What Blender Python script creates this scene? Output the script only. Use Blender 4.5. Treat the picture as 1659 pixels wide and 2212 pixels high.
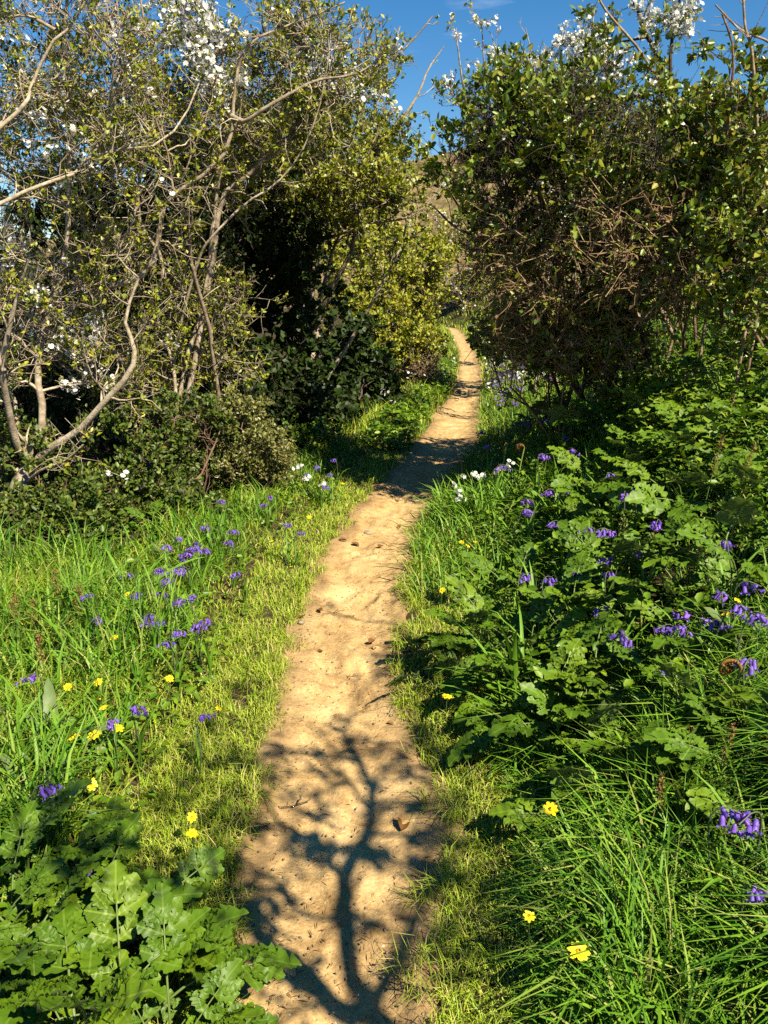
import bpy, math, random
import numpy as np
from mathutils import Vector

for o in list(bpy.data.objects):
    bpy.data.objects.remove(o, do_unlink=True)
SC = bpy.context.scene
COL = SC.collection
PI = math.pi

# ------------------------------------------------------------------ camera
CAM_H = 1.6
PITCH = math.radians(15.3)
cam_data = bpy.data.cameras.new("camera")
cam_data.sensor_fit = 'VERTICAL'
cam_data.sensor_height = 36.0
cam_data.lens = 29.0
cam_data.clip_start = 0.05
cam_data.clip_end = 3000.0
cam = bpy.data.objects.new("camera", cam_data)
cam.location = (0, 0, CAM_H)
cam.rotation_euler = (PI / 2 - PITCH, 0, 0)
COL.objects.link(cam)
SC.camera = cam

# ------------------------------------------------------------------ light
SUN_EL = math.radians(48.0)
SUN_AZ = math.radians(-42.0)     # shadows fall ahead and this far round to the left
S_DIR = np.array([-math.sin(SUN_AZ) * math.cos(SUN_EL), -math.cos(SUN_AZ) * math.cos(SUN_EL), math.sin(SUN_EL)])
sun_data = bpy.data.lights.new("sun", 'SUN')
sun_data.energy = 5.0
sun_data.angle = math.radians(0.53)
sun_data.color = (1.0, 0.90, 0.70)
sun = bpy.data.objects.new("sun", sun_data)
sun.rotation_euler = Vector(S_DIR).to_track_quat('Z', 'Y').to_euler()
sun.location = (8, -6, 14)
COL.objects.link(sun)

world = bpy.data.worlds.new("World")
SC.world = world
world.use_nodes = True
nt = world.node_tree
nt.nodes.clear()
w_out = nt.nodes.new('ShaderNodeOutputWorld')
w_bg = nt.nodes.new('ShaderNodeBackground')
w_bg.inputs['Strength'].default_value = 0.052
world.cycles.sampling_method = 'NONE'
sky = nt.nodes.new('ShaderNodeTexSky')
sky.sky_type = 'NISHITA'
sky.sun_disc = False
sky.sun_elevation = SUN_EL
sky.sun_rotation = math.atan2(S_DIR[0], S_DIR[1])
sky.altitude = 50
sky.air_density = 1.0
sky.dust_density = 0.0
sky.ozone_density = 3.0
hs = nt.nodes.new('ShaderNodeHueSaturation')
hs.inputs['Saturation'].default_value = 1.36
hs.inputs['Value'].default_value = 1.0
nt.links.new(sky.outputs[0], hs.inputs['Color'])
# thin high cirrus streaks over the whole sky
tc = nt.nodes.new('ShaderNodeTexCoord')
mp = nt.nodes.new('ShaderNodeMapping')
mp.inputs['Scale'].default_value = (2.0, 2.0, 9.0)
nz = nt.nodes.new('ShaderNodeTexNoise')
nz.inputs['Scale'].default_value = 1.6
nz.inputs['Detail'].default_value = 7.0
nz.inputs['Roughness'].default_value = 0.6
rp = nt.nodes.new('ShaderNodeValToRGB')
rp.color_ramp.elements[0].position = 0.60
rp.color_ramp.elements[0].color = (0, 0, 0, 1)
rp.color_ramp.elements[1].position = 0.85
rp.color_ramp.elements[1].color = (0.35, 0.35, 0.35, 1)
mxs = nt.nodes.new('ShaderNodeMixRGB')
mxs.inputs[2].default_value = (11.0, 12.0, 13.5, 1)
nt.links.new(tc.outputs['Generated'], mp.inputs[0])
nt.links.new(mp.outputs[0], nz.inputs[0])
nt.links.new(nz.outputs[0], rp.inputs[0])
nt.links.new(rp.outputs[0], mxs.inputs[0])
nt.links.new(hs.outputs[0], mxs.inputs[1])
nt.links.new(mxs.outputs[0], w_bg.inputs[0])
nt.links.new(w_bg.outputs[0], w_out.inputs[0])

SC.view_settings.view_transform = 'Standard'
SC.view_settings.look = 'None'
SC.view_settings.gamma = 1.0
SC.view_settings.exposure = 1.32
SC.view_settings.use_curve_mapping = False
SC.render.engine = 'CYCLES'
SC.cycles.max_bounces = 3
SC.cycles.diffuse_bounces = 1
SC.cycles.glossy_bounces = 1
SC.cycles.transmission_bounces = 2
SC.cycles.transparent_max_bounces = 4
SC.cycles.use_denoising = False

# ------------------------------------------------------------------ projection helpers
# surveying: photo coordinates on a 1659 x 2212 grid, turned into bearings from where the photographer stood
FPX = 29.0 / 36.0 * 2212.0
_FW = np.array([0, math.cos(PITCH), -math.sin(PITCH)])
_UP = np.array([0, math.sin(PITCH), math.cos(PITCH)])


def ray(x, y):
    return _FW + np.array([(x - 829.5) / FPX, 0, 0]) - (y - 1106.0) / FPX * _UP


def W(x, y, d):
    r = ray(x, y)
    return np.array([0, 0, CAM_H]) + r * (d / r[1])


def flat(x, y):
    r = ray(x, y)
    return np.array([0, 0, CAM_H]) + r * (CAM_H / -r[2])


# ------------------------------------------------------------------ noise + terrain
def _hash(ix, iy, s):
    h = np.sin(ix * 127.1 + iy * 311.7 + s * 74.7) * 43758.5453
    return h - np.floor(h)


def vnoise(x, y, s=0):
    x = np.asarray(x, float); y = np.asarray(y, float)
    ix = np.floor(x); iy = np.floor(y)
    fx = x - ix; fy = y - iy
    fx = fx * fx * (3 - 2 * fx); fy = fy * fy * (3 - 2 * fy)
    a = _hash(ix, iy, s); b = _hash(ix + 1, iy, s); c = _hash(ix, iy + 1, s); d = _hash(ix + 1, iy + 1, s)
    return (a + (b - a) * fx) * (1 - fy) + (c + (d - c) * fx) * fy - 0.5


def fbm(x, y, o=4, s=0):
    v = 0; a = 1.0
    for i in range(o):
        v = v + a * vnoise(x, y, s + i * 13)
        x = x * 2.03; y = y * 2.03; a *= 0.5
    return v


EDGES = [(2212, 470, 935), (2000, 480, 930), (1800, 510, 970), (1700, 540, 935), (1600, 560, 890), (1500, 590, 880), (1400, 615, 872),
         (1300, 648, 882), (1200, 690, 892), (1150, 725, 912), (1100, 770, 940), (1060, 800, 960), (1020, 838, 990), (980, 880, 1028),
         (940, 912, 1036), (900, 938, 1038), (860, 972, 1040), (820, 988, 1042), (780, 990, 1034), (750, 985, 1024), (725, 974, 1006), (710, 964, 988)]
_E = []
for (yy, xl, xr) in EDGES:
    a = flat(xl, yy); b = flat(xr, yy)
    _E.append((a[1], a[0], b[0]))
_E = np.array(_E)
_eY = np.concatenate([[-6.0, 0.3], _E[:, 0], [60.0]])
_eL = np.concatenate([[-0.75, -0.42], _E[:, 1], [-8.0]])
_eR = np.concatenate([[0.15, 0.12], _E[:, 2], [-6.5]])


def path_l(Y):
    return np.interp(Y, _eY, _eL)


def path_r(Y):
    return np.interp(Y, _eY, _eR)


def path_c(Y):
    return 0.5 * (path_l(Y) + path_r(Y))


def sstep(a, b, x):
    t = np.clip((x - a) / (b - a), 0, 1)
    return t * t * (3 - 2 * t)


def H(X, Y, path=False):
    X = np.asarray(X, float); Y = np.asarray(Y, float)
    l = path_l(Y); r = path_r(Y)
    ul = l - X
    ur = X - r
    z = np.zeros(np.broadcast(X, Y).shape)
    # left verge
    z = z + 0.10 * sstep(0.0, 0.8, ul) + 0.10 * sstep(0.8, 2.0, ul) - 2.2 * sstep(4.0, 14.0, ul)
    # right bank
    sl = np.interp(Y, [0, 2, 4, 7, 12, 30], [0.34, 0.36, 0.44, 0.55, 0.60, 0.62])
    st = np.interp(Y, [0, 2.5, 4.5, 6, 9, 30], [0.36, 0.34, 0.22, 0.12, 0.05, 0.05])
    t = np.clip(ur - st, 0, None)
    bank = sl * (np.sqrt(t * t + 0.03) - math.sqrt(0.03))
    z = z + np.where(bank > 1.1, 1.1 + 0.35 * np.tanh((bank - 1.1) / 0.6), bank) + 0.03 * sstep(0, 0.3, ur)
    inside = np.minimum(-ul, -ur)           # distance inside the path
    z = z + 0.05 * fbm(X * 1.3, Y * 1.3, 3, 5) * sstep(-0.05, 0.6, -inside) + 0.02 * fbm(X * 6, Y * 6, 2, 9)
    if not path:
        z = z - 0.05 * sstep(-0.02, 0.10, inside)
    else:
        z = z - 0.02 * sstep(0.0, 0.25, inside)
    return z


def hit(x, y, h=0.0):
    """where the bearing meets the surface h above the terrain"""
    r = ray(x, y)
    t = np.linspace(0.8, 45, 9000)
    P = np.array([0, 0, CAM_H]) + r[None, :] * t[:, None]
    below = P[:, 2] - H(P[:, 0], P[:, 1]) <= h
    i = int(np.argmax(below)) if below.any() else len(t) - 1
    return P[i]


# ------------------------------------------------------------------ mesh helpers
def mk_mesh(name, V, F, mats, smooth=False, matidx=None, uv=None):
    V = np.ascontiguousarray(V, dtype=np.float32).reshape(-1, 3)
    me = bpy.data.meshes.new(name)
    me.vertices.add(len(V))
    me.vertices.foreach_set("co", V.ravel())
    if isinstance(F, np.ndarray):
        F = [F]
    tot = sum(f.size for f in F)
    nf = sum(len(f) for f in F)
    me.loops.add(tot)
    me.polygons.add(nf)
    li = np.concatenate([f.ravel() for f in F]).astype(np.int32)
    sizes = np.concatenate([np.full(len(f), f.shape[1], np.int32) for f in F])
    st = np.concatenate([[0], np.cumsum(sizes)[:-1]]).astype(np.int32)
    me.loops.foreach_set("vertex_index", li)
    me.polygons.foreach_set("loop_start", st)
    me.polygons.foreach_set("loop_total", sizes)
    if not isinstance(mats, (list, tuple)):
        mats = [mats]
    for m in mats:
        me.materials.append(m)
    if matidx is not None:
        me.polygons.foreach_set("material_index", np.asarray(matidx, np.int32))
    if uv is not None:
        ul = me.uv_layers.new(name="UVMap")
        ul.data.foreach_set("uv", np.asarray(uv, np.float32)[li].ravel())
    me.update(calc_edges=True)
    if smooth:
        me.polygons.foreach_set("use_smooth", np.ones(nf, bool))
    return me


def link(name, me, parent=None, loc=None, **props):
    o = bpy.data.objects.new(name, me)
    COL.objects.link(o)
    if parent is not None:
        o.parent = parent
    if loc is not None:
        o.location = loc
    for k, v in props.items():
        o[k] = v
    return o


def empty(name, loc, label, category, group=None):
    o = bpy.data.objects.new(name, None)
    o.empty_display_size = 0.1
    COL.objects.link(o)
    o.location = [float(v) for v in loc]
    o["label"] = label
    o["category"] = category
    if group:
        o["group"] = group
    return o


def nrm(v):
    return v / np.maximum(np.linalg.norm(v, axis=-1, keepdims=True), 1e-9)


def tubes(P, R, sides):
    """P (B,n,3), R (B,n) -> verts, quad faces"""
    B, n, _ = P.shape
    T = np.empty_like(P)
    T[:, 1:-1] = P[:, 2:] - P[:, :-2]
    T[:, 0] = P[:, 1] - P[:, 0]
    T[:, -1] = P[:, -1] - P[:, -2]
    T = nrm(T)
    ref = nrm(P[:, -1] - P[:, 0])
    alt = np.where(np.abs(ref[:, 2:3]) > 0.8, np.array([[1.0, 0.13, 0.0]]), np.array([[0.0, 0.11, 1.0]]))
    U = nrm(np.cross(T, alt[:, None, :]))
    Vv = np.cross(T, U)
    a = np.arange(sides) * 2 * PI / sides
    ring = (np.cos(a)[None, None, :, None] * U[:, :, None, :] + np.sin(a)[None, None, :, None] * Vv[:, :, None, :])
    V = P[:, :, None, :] + ring * R[:, :, None, None]
    idx = np.arange(B * n * sides).reshape(B, n, sides)
    q = np.stack([idx[:, :-1, :], np.roll(idx, -1, 2)[:, :-1, :], np.roll(idx, -1, 2)[:, 1:, :], idx[:, 1:, :]], -1)
    return V.reshape(-1, 3), q.reshape(-1, 4)


def merge(parts):
    """[(V, F)] with quads and tris -> V, [F...]"""
    Vs, Fs, off = [], {}, 0
    for V, F in parts:
        if len(V) == 0:
            continue
        Vs.append(V)
        for f in (F if isinstance(F, list) else [F]):
            Fs.setdefault(f.shape[1], []).append(f + off)
        off += len(V)
    return np.concatenate(Vs), [np.concatenate(v) for v in Fs.values()]


def resample(pts, n):
    pts = np.asarray(pts, float)
    # catmull-rom through points
    m = len(pts)
    ext = np.vstack([2 * pts[0] - pts[1], pts, 2 * pts[-1] - pts[-2]])
    s = np.linspace(0, m - 1 - 1e-6, n)
    i = s.astype(int); f = (s - i)[:, None]
    p0, p1, p2, p3 = ext[i], ext[i + 1], ext[i + 2], ext[i + 3]
    return 0.5 * (2 * p1 + (p2 - p0) * f + (2 * p0 - 5 * p1 + 4 * p2 - p3) * f ** 2 + (3 * p1 - p0 - 3 * p2 + p3) * f ** 3)


def children(rng, P, R, per, length, n, spread=1.0, up=0.2, t0=0.25, rratio=0.55, rmin=0.0015, gnarl=0.25, out=None, tlen=0.5, bias=None):
    """spawn per side shoots on each of the polylines P (B,k,3)"""
    B, k, _ = P.shape
    cnt = rng.poisson(per, B) if np.isscalar(per) else rng.poisson(per)
    par = np.repeat(np.arange(B), cnt)
    if len(par) == 0:
        return np.zeros((0, n, 3)), np.zeros((0, n))
    t = t0 + (1 - t0) * rng.random(len(par)) ** 0.8
    s = t * (k - 1) * 0.9999
    i = s.astype(int); f = (s - i)[:, None]
    base = P[par, i] * (1 - f) + P[par, i + 1] * f
    rb = R[par, i] * (1 - f[:, 0]) + R[par, i + 1] * f[:, 0]
    tan = nrm(P[par, i + 1] - P[par, i])
    rnd = rng.normal(size=(len(par), 3))
    perp = nrm(rnd - tan * np.sum(rnd * tan, -1, keepdims=True))
    d = nrm(tan * rng.uniform(0.2, 1.0, (len(par), 1)) + perp * spread + np.array([0, 0, up]))
    if bias is not None:
        d = nrm(d + np.asarray(bias))
    L = length * rng.uniform(0.45, 1.25, len(par)) * (1 - tlen * (t - t0) / (1 - t0 + 1e-6))
    pts = [base]
    cur = base
    for j in range(n - 1):
        d = nrm(d + rng.normal(size=d.shape) * gnarl + np.array([0, 0, up * 0.35]))
        cur = cur + d * (L / (n - 1))[:, None]
        pts.append(cur)
    C = np.stack(pts, 1)
    r0 = np.maximum(rb * rratio, rmin * 1.6)
    CR = r0[:, None] * np.linspace(1, 0.35, n)[None, :]
    CR = np.maximum(CR, rmin)
    return C, CR


def keepers(C, extra=None):
    """drop shoots that would hang in the walking space of the path or in the photographer's face"""
    X, Y, Z = C[..., 0], C[..., 1], C[..., 2]
    l = path_l(Y); r = path_r(Y)
    inpath = (X > l - 0.05) & (X < r + 0.05) & (Z < 2.1)
    nearcam = (np.abs(X) < 1.2) & (Y < 2.6) & (Y > -0.6) & (Z < 3.0)
    bad = (inpath | nearcam).any(1)
    if extra is not None:
        bad |= extra(C)
    return ~bad


# leaf templates: vertices in (along, across, up), unit length
def leaf_tmpl(kind):
    if kind == 'diamond':      # 2 tris, folded
        V = np.array([[0, 0, 0], [0.55, 0.30, 0.10], [1, 0, -0.05], [0.55, -0.30, 0.10]])
        F = np.array([[0, 2, 1], [0, 3, 2]])
    elif kind == 'ovate':      # two folded halves
        V = np.array([[0, 0, 0], [0.35, 0.29, 0.09], [0.75, 0.22, 0.05], [1, 0, -0.10], [0.75, -0.22, 0.05], [0.35, -0.29, 0.09]])
        F = np.array([[0, 3, 2, 1], [0, 5, 4, 3]])
    elif kind == 'ivy':        # five cornered
        V = np.array([[0.1, 0, 0], [0.0, 0.34, 0.02], [0.48, 0.42, -0.03], [1, 0, -0.10], [0.48, -0.42, -0.03], [0, -0.34, 0.02]])
        F = np.array([[0, 3, 2, 1], [0, 5, 4, 3]])
    elif kind == 'lobed':      # hawthorn / bramble like, three lobes
        V = np.array([[0, 0, 0], [0.42, 0.42, 0.06], [0.55, 0.16, 0.03], [1, 0, -0.06], [0.55, -0.16, 0.03], [0.42, -0.42, 0.06]])
        F = np.array([[0, 2, 1], [0, 3, 2], [0, 4, 3], [0, 5, 4]])
    elif kind == 'flower':     # five separate petals, slightly cupped
        V = [[0, 0, 0]]; F = []
        for i in range(5):
            a = i * 2 * PI / 5
            for da, rr, zz in ((-0.5, 0.95, 0.18), (0.5, 0.95, 0.22)):
                V.append([rr * math.cos(a + da), rr * math.sin(a + da), zz])
            b = 1 + 2 * i
            F += [[0, b, b + 1]]
        V = np.array(V); F = np.array(F)
    return V.astype(float), F


def place(tmpl, pos, fwd, nor, size):
    V, F = tmpl
    fwd = nrm(fwd)
    side = nrm(np.cross(nor, fwd))
    up = np.cross(fwd, side)
    N = len(pos)
    M = np.stack([fwd, side, up], 1)                      # (N,3,3)
    out = np.einsum('vk,nkj->nvj', V, M) * size[:, None, None] + pos[:, None, :]
    k = len(V)
    Fo = (F[None] + (np.arange(N) * k)[:, None, None]).reshape(-1, F.shape[1])
    return out.reshape(-1, 3), Fo


def leaf_clusters(rng, P, per, nleaf, size, tmpl, up=0.5, t0=0.15, jitter=0.012, sun_face=0.45):
    """rosettes of leaves along shoots P (B,k,3)"""
    B, k, _ = P.shape
    cnt = rng.poisson(per, B)
    par = np.repeat(np.arange(B), cnt)
    t = t0 + (1 - t0) * rng.random(len(par))
    s = t * (k - 1) * 0.9999
    i = s.astype(int); f = (s - i)[:, None]
    base = P[par, i] * (1 - f) + P[par, i + 1] * f
    tan = nrm(P[par, i + 1] - P[par, i])
    nl = rng.poisson(nleaf, len(par)) + 1
    c = np.repeat(np.arange(len(par)), nl)
    pos = base[c] + rng.normal(size=(len(c), 3)) * jitter
    rnd = nrm(rng.normal(size=(len(c), 3)))
    fwd = nrm(rnd + tan[c] * 0.6 + np.array([0, 0, up]))
    nor = nrm(rng.normal(size=(len(c), 3)) * 0.55 + np.array([0, 0, 0.55]) + S_DIR * sun_face)
    sz = size * rng.uniform(0.55, 1.3, len(c))
    return place(tmpl, pos, fwd, nor, sz)


# ------------------------------------------------------------------ materials
def new_mat(name):
    m = bpy.data.materials.new(name)
    m.use_nodes = True
    n = m.node_tree
    n.nodes.clear()
    return m, n


def ramp(n, cols, fac):
    r = n.nodes.new('ShaderNodeValToRGB')
    els = r.color_ramp.elements
    while len(els) < len(cols):
        els.new(0.5)
    for i, (p, c) in enumerate(cols):
        els[i].position = p
        els[i].color = (c[0], c[1], c[2], 1)
    n.links.new(fac, r.inputs[0])
    return r.outputs[0]


def leaf_mat(name, cols, trans=0.3, rough=0.5, spec=0.3, under=None, veins=None, tcol=(1.15, 1.2, 0.6), objvar=False, k=0.68):
    cols = [tuple(c * k for c in t) for t in cols]
    if under is not None:
        under = tuple(c * k for c in under)
    if veins is not None:
        veins = tuple(c * k for c in veins)
    trans = trans * 0.65
    m, n = new_mat(name)
    out = n.nodes.new('ShaderNodeOutputMaterial')
    geo = n.nodes.new('ShaderNodeNewGeometry')
    nn = len(cols)
    col = ramp(n, [(i / max(nn - 1, 1), c) for i, c in enumerate(cols)], geo.outputs['Random Per Island'])
    if veins is not None:
        uvn = n.nodes.new('ShaderNodeUVMap')
        sep = n.nodes.new('ShaderNodeSeparateXYZ')
        n.links.new(uvn.outputs[0], sep.inputs[0])
        ab = n.nodes.new('ShaderNodeMath'); ab.operation = 'ABSOLUTE'
        n.links.new(sep.outputs[0], ab.inputs[0])
        # side veins: diagonal lines from the midrib
        ad = n.nodes.new('ShaderNodeMath'); ad.operation = 'MULTIPLY_ADD'
        ad.inputs[1].default_value = -0.55
        n.links.new(ab.outputs[0], ad.inputs[0]); n.links.new(sep.outputs[1], ad.inputs[2])
        mu = n.nodes.new('ShaderNodeMath'); mu.operation = 'MULTIPLY'; mu.inputs[1].default_value = 7.0
        n.links.new(ad.outputs[0], mu.inputs[0])
        fr = n.nodes.new('ShaderNodeMath'); fr.operation = 'FRACT'
        n.links.new(mu.outputs[0], fr.inputs[0])
        c1 = n.nodes.new('ShaderNodeMath'); c1.operation = 'LESS_THAN'; c1.inputs[1].default_value = 0.10
        n.links.new(fr.outputs[0], c1.inputs[0])
        c2 = n.nodes.new('ShaderNodeMath'); c2.operation = 'LESS_THAN'; c2.inputs[1].default_value = 0.035
        n.links.new(ab.outputs[0], c2.inputs[0])
        h1 = n.nodes.new('ShaderNodeMath'); h1.operation = 'MULTIPLY'; h1.inputs[1].default_value = 0.45
        n.links.new(c1.outputs[0], h1.inputs[0])
        mxv = n.nodes.new('ShaderNodeMath'); mxv.operation = 'MAXIMUM'
        n.links.new(h1.outputs[0], mxv.inputs[0]); n.links.new(c2.outputs[0], mxv.inputs[1])
        mv = n.nodes.new('ShaderNodeMixRGB')
        n.links.new(mxv.outputs[0], mv.inputs[0]); n.links.new(col, mv.inputs[1])
        mv.inputs[2].default_value = (*veins, 1)
        col = mv.outputs[0]
    oi = n.nodes.new('ShaderNodeObjectInfo')
    vr = ramp(n, [(0.0, (0.78, 0.80, 0.8)), (0.7, (1.05, 1.05, 1.0)), (1.0, (1.35, 1.15, 1.0))], oi.outputs['Random'])
    mm = n.nodes.new('ShaderNodeMixRGB'); mm.blend_type = 'MULTIPLY'; mm.inputs[0].default_value = 1
    n.links.new(col, mm.inputs[1]); n.links.new(vr, mm.inputs[2])
    col = mm.outputs[0] if objvar else col
    if under is not None:
        mu2 = n.nodes.new('ShaderNodeMixRGB')
        n.links.new(geo.outputs['Backfacing'], mu2.inputs[0]); n.links.new(col, mu2.inputs[1])
        mu2.inputs[2].default_value = (*under, 1)
        col = mu2.outputs[0]
    b = n.nodes.new('ShaderNodeBsdfPrincipled')
    b.inputs['Roughness'].default_value = rough
    b.inputs['Specular IOR Level'].default_value = spec
    n.links.new(col, b.inputs['Base Color'])
    if trans > 0:
        t = n.nodes.new('ShaderNodeBsdfTranslucent')
        tm = n.nodes.new('ShaderNodeMixRGB'); tm.blend_type = 'MULTIPLY'; tm.inputs[0].default_value = 1
        n.links.new(col, tm.inputs[1]); tm.inputs[2].default_value = (*tcol, 1)
        n.links.new(tm.outputs[0], t.inputs[0])
        mx = n.nodes.new('ShaderNodeMixShader'); mx.inputs[0].default_value = trans
        n.links.new(b.outputs[0], mx.inputs[1]); n.links.new(t.outputs[0], mx.inputs[2])
        n.links.new(mx.outputs[0], out.inputs[0])
    else:
        n.links.new(b.outputs[0], out.inputs[0])
    return m


def bark_mat(name, c0, c1, c2, scale=18.0, bump=0.6):
    c0, c1, c2 = [tuple(v * 0.66 for v in c) for c in (c0, c1, c2)]
    m, n = new_mat(name)
    out = n.nodes.new('ShaderNodeOutputMaterial')
    geo = n.nodes.new('ShaderNodeNewGeometry')
    no = n.nodes.new('ShaderNodeTexNoise'); no.inputs['Scale'].default_value = scale; no.inputs['Detail'].default_value = 6; no.inputs['Roughness'].default_value = 0.65
    n.links.new(geo.outputs['Position'], no.inputs[0])
    c = ramp(n, [(0.30, c0), (0.5, c1), (0.68, c2)], no.outputs[0])
    rnd = ramp(n, [(0, (0.65, 0.6, 0.58)), (1, (1.15, 1.15, 1.1))], geo.outputs['Random Per Island'])
    mm = n.nodes.new('ShaderNodeMixRGB'); mm.blend_type = 'MULTIPLY'; mm.inputs[0].default_value = 1
    n.links.new(c, mm.inputs[1]); n.links.new(rnd, mm.inputs[2])
    b = n.nodes.new('ShaderNodeBsdfPrincipled'); b.inputs['Roughness'].default_value = 0.8; b.inputs['Specular IOR Level'].default_value = 0.25
    n.links.new(mm.outputs[0], b.inputs['Base Color'])
    bp = n.nodes.new('ShaderNodeBump'); bp.inputs['Strength'].default_value = bump; bp.inputs['Distance'].default_value = 0.006
    no2 = n.nodes.new('ShaderNodeTexNoise'); no2.inputs['Scale'].default_value = 90; no2.inputs['Detail'].default_value = 4
    n.links.new(geo.outputs['Position'], no2.inputs[0])
    n.links.new(no2.outputs[0], bp.inputs['Height']); n.links.new(bp.outputs[0], b.inputs['Normal'])
    n.links.new(b.outputs[0], out.inputs[0])
    return m


def plain(name, col, rough=0.6, spec=0.3, var=0.25, scale=20, trans=0.0):
    c = np.array(col)
    return leaf_mat(name, [tuple(c * (1 - var)), tuple(c), tuple(np.minimum(c * (1 + var), 0.95))], trans=trans, rough=rough, spec=spec, tcol=(1, 1, 1))


M = {}
M['hawthorn'] = leaf_mat('hawthorn_leaf', [(0.105, 0.144, 0.009), (0.186, 0.237, 0.011), (0.312, 0.321, 0.018), (0.416, 0.372, 0.029)], 0.25, 0.42, 0.45, k=0.74)
M['shrubleaf'] = leaf_mat('shrub_leaf', [(0.067, 0.123, 0.01), (0.112, 0.176, 0.013), (0.19, 0.238, 0.016), (0.267, 0.228, 0.022)], 0.22, 0.4, 0.45, k=0.85)
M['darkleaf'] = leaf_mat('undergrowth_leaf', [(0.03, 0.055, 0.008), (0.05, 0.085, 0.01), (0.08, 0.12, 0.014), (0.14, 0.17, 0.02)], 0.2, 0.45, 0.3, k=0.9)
M['ivy'] = leaf_mat('ivy_leaf', [(0.02, 0.04, 0.006), (0.03, 0.055, 0.008), (0.045, 0.075, 0.01)], 0.12, 0.5, 0.22)  # ivy green; also paints deep shade onto the rear hawthorn thickets
M['privet'] = leaf_mat('privet_leaf', [(0.11, 0.132, 0.02), (0.187, 0.198, 0.04), (0.308, 0.297, 0.09)], 0.2, 0.4, 0.4)
M['farleaf'] = leaf_mat('far_leaf', [(0.133, 0.184, 0.012), (0.223, 0.276, 0.014), (0.356, 0.35, 0.024), (0.424, 0.35, 0.041)], 0.25, 0.5, 0.3, k=0.8)
M['bramble'] = leaf_mat('bramble_leaf', [(0.079, 0.158, 0.011), (0.146, 0.251, 0.014), (0.265, 0.343, 0.022)], 0.3, 0.45, 0.35)
M['hogweed'] = leaf_mat('hogweed_leaf', [(0.058, 0.126, 0.004), (0.083, 0.168, 0.005), (0.116, 0.211, 0.007)], 0.25, 0.5, 0.3, under=(0.13, 0.19, 0.06), veins=(0.15, 0.24, 0.03), objvar=True, k=0.78)
M['hogstalk'] = plain('hogweed_stalk', (0.14, 0.20, 0.05), 0.5, 0.3)
M['grass'] = leaf_mat('grass_blade', [(0.09, 0.17, 0.01), (0.14, 0.24, 0.012), (0.2, 0.3, 0.015), (0.27, 0.35, 0.02), (0.32, 0.37, 0.03), (0.46, 0.39, 0.15)], 0.3, 0.55, 0.25, k=0.98)
M['grass_lush'] = leaf_mat('lush_grass_blade', [(0.05, 0.14, 0.01), (0.08, 0.2, 0.012), (0.12, 0.26, 0.014), (0.17, 0.31, 0.02), (0.3, 0.32, 0.08)], 0.28, 0.55, 0.25, k=0.88)
M['turf'] = leaf_mat('turf_blade', [(0.15, 0.24, 0.012), (0.22, 0.33, 0.016), (0.28, 0.37, 0.025), (0.34, 0.37, 0.05), (0.44, 0.37, 0.14)], 0.25, 0.5, 0.25, k=1.0)
M['strap'] = leaf_mat('strap_leaf', [(0.078, 0.195, 0.016), (0.13, 0.273, 0.02), (0.195, 0.338, 0.032)], 0.25, 0.5, 0.25, k=0.8)
M['herb'] = leaf_mat('herb_leaf', [(0.066, 0.151, 0.009), (0.119, 0.227, 0.011), (0.198, 0.302, 0.014)], 0.28, 0.45, 0.35, k=0.75)
M['dead'] = leaf_mat('dead_bracken', [(0.10, 0.055, 0.025), (0.20, 0.12, 0.055), (0.34, 0.23, 0.12), (0.45, 0.34, 0.20)], 0.1, 0.7, 0.2, tcol=(1, 0.9, 0.7))
M['fallen'] = leaf_mat('fallen_leaf', [(0.14, 0.06, 0.02), (0.26, 0.12, 0.035)], 0.1, 0.6, 0.3, tcol=(1, 0.8, 0.5))
M['white'] = leaf_mat('white_petal', [(0.72, 0.72, 0.66), (0.82, 0.82, 0.78)], 0.3, 0.6, 0.2, tcol=(1, 1, 1), k=0.85)
M['blue'] = leaf_mat('bluebell_petal', [(0.115, 0.06, 0.399), (0.172, 0.085, 0.522), (0.276, 0.136, 0.627)], 0.3, 0.5, 0.3, tcol=(1, 1, 1.1), objvar=True, k=0.85)
M['yellow'] = leaf_mat('yellow_petal', [(0.80, 0.58, 0.01), (0.85, 0.66, 0.015)], 0.15, 0.45, 0.3, tcol=(1, 1, 1), k=0.85)
M['yellow_deep'] = leaf_mat('yellow_centre', [(0.75, 0.42, 0.01), (0.80, 0.50, 0.01)], 0.1, 0.5, 0.3, tcol=(1, 1, 1), k=0.85)
M['pink'] = leaf_mat('pink_petal', [(0.60, 0.05, 0.25), (0.70, 0.08, 0.32)], 0.2, 0.5, 0.3, tcol=(1, 1, 1), k=0.85)
M['stem'] = plain('flower_stem', (0.09, 0.16, 0.03), 0.5, 0.3)
M['purple_stem'] = plain('bluebell_stem', (0.10, 0.12, 0.07), 0.5, 0.3)
M['seed'] = plain('seed_head', (0.28, 0.16, 0.05), 0.8, 0.2, 0.4)
M['seed_green'] = plain('green_seed_head', (0.26, 0.29, 0.07), 0.8, 0.2, 0.4)
M['fern_brown'] = plain('fiddlehead_brown', (0.24, 0.12, 0.03), 0.7, 0.2, 0.4)
M['fern'] = leaf_mat('fern_frond', [(0.14, 0.20, 0.015), (0.22, 0.27, 0.02)], 0.3, 0.5, 0.3)
M['bark'] = bark_mat('pale_bark', (0.18, 0.135, 0.09), (0.47, 0.38, 0.275), (0.72, 0.62, 0.49))
M['bark_brown'] = bark_mat('brown_bark', (0.08, 0.045, 0.03), (0.20, 0.12, 0.08), (0.34, 0.25, 0.18))
M['bark_dark'] = bark_mat('dark_bark', (0.03, 0.022, 0.016), (0.08, 0.06, 0.045), (0.20, 0.16, 0.12))
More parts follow.
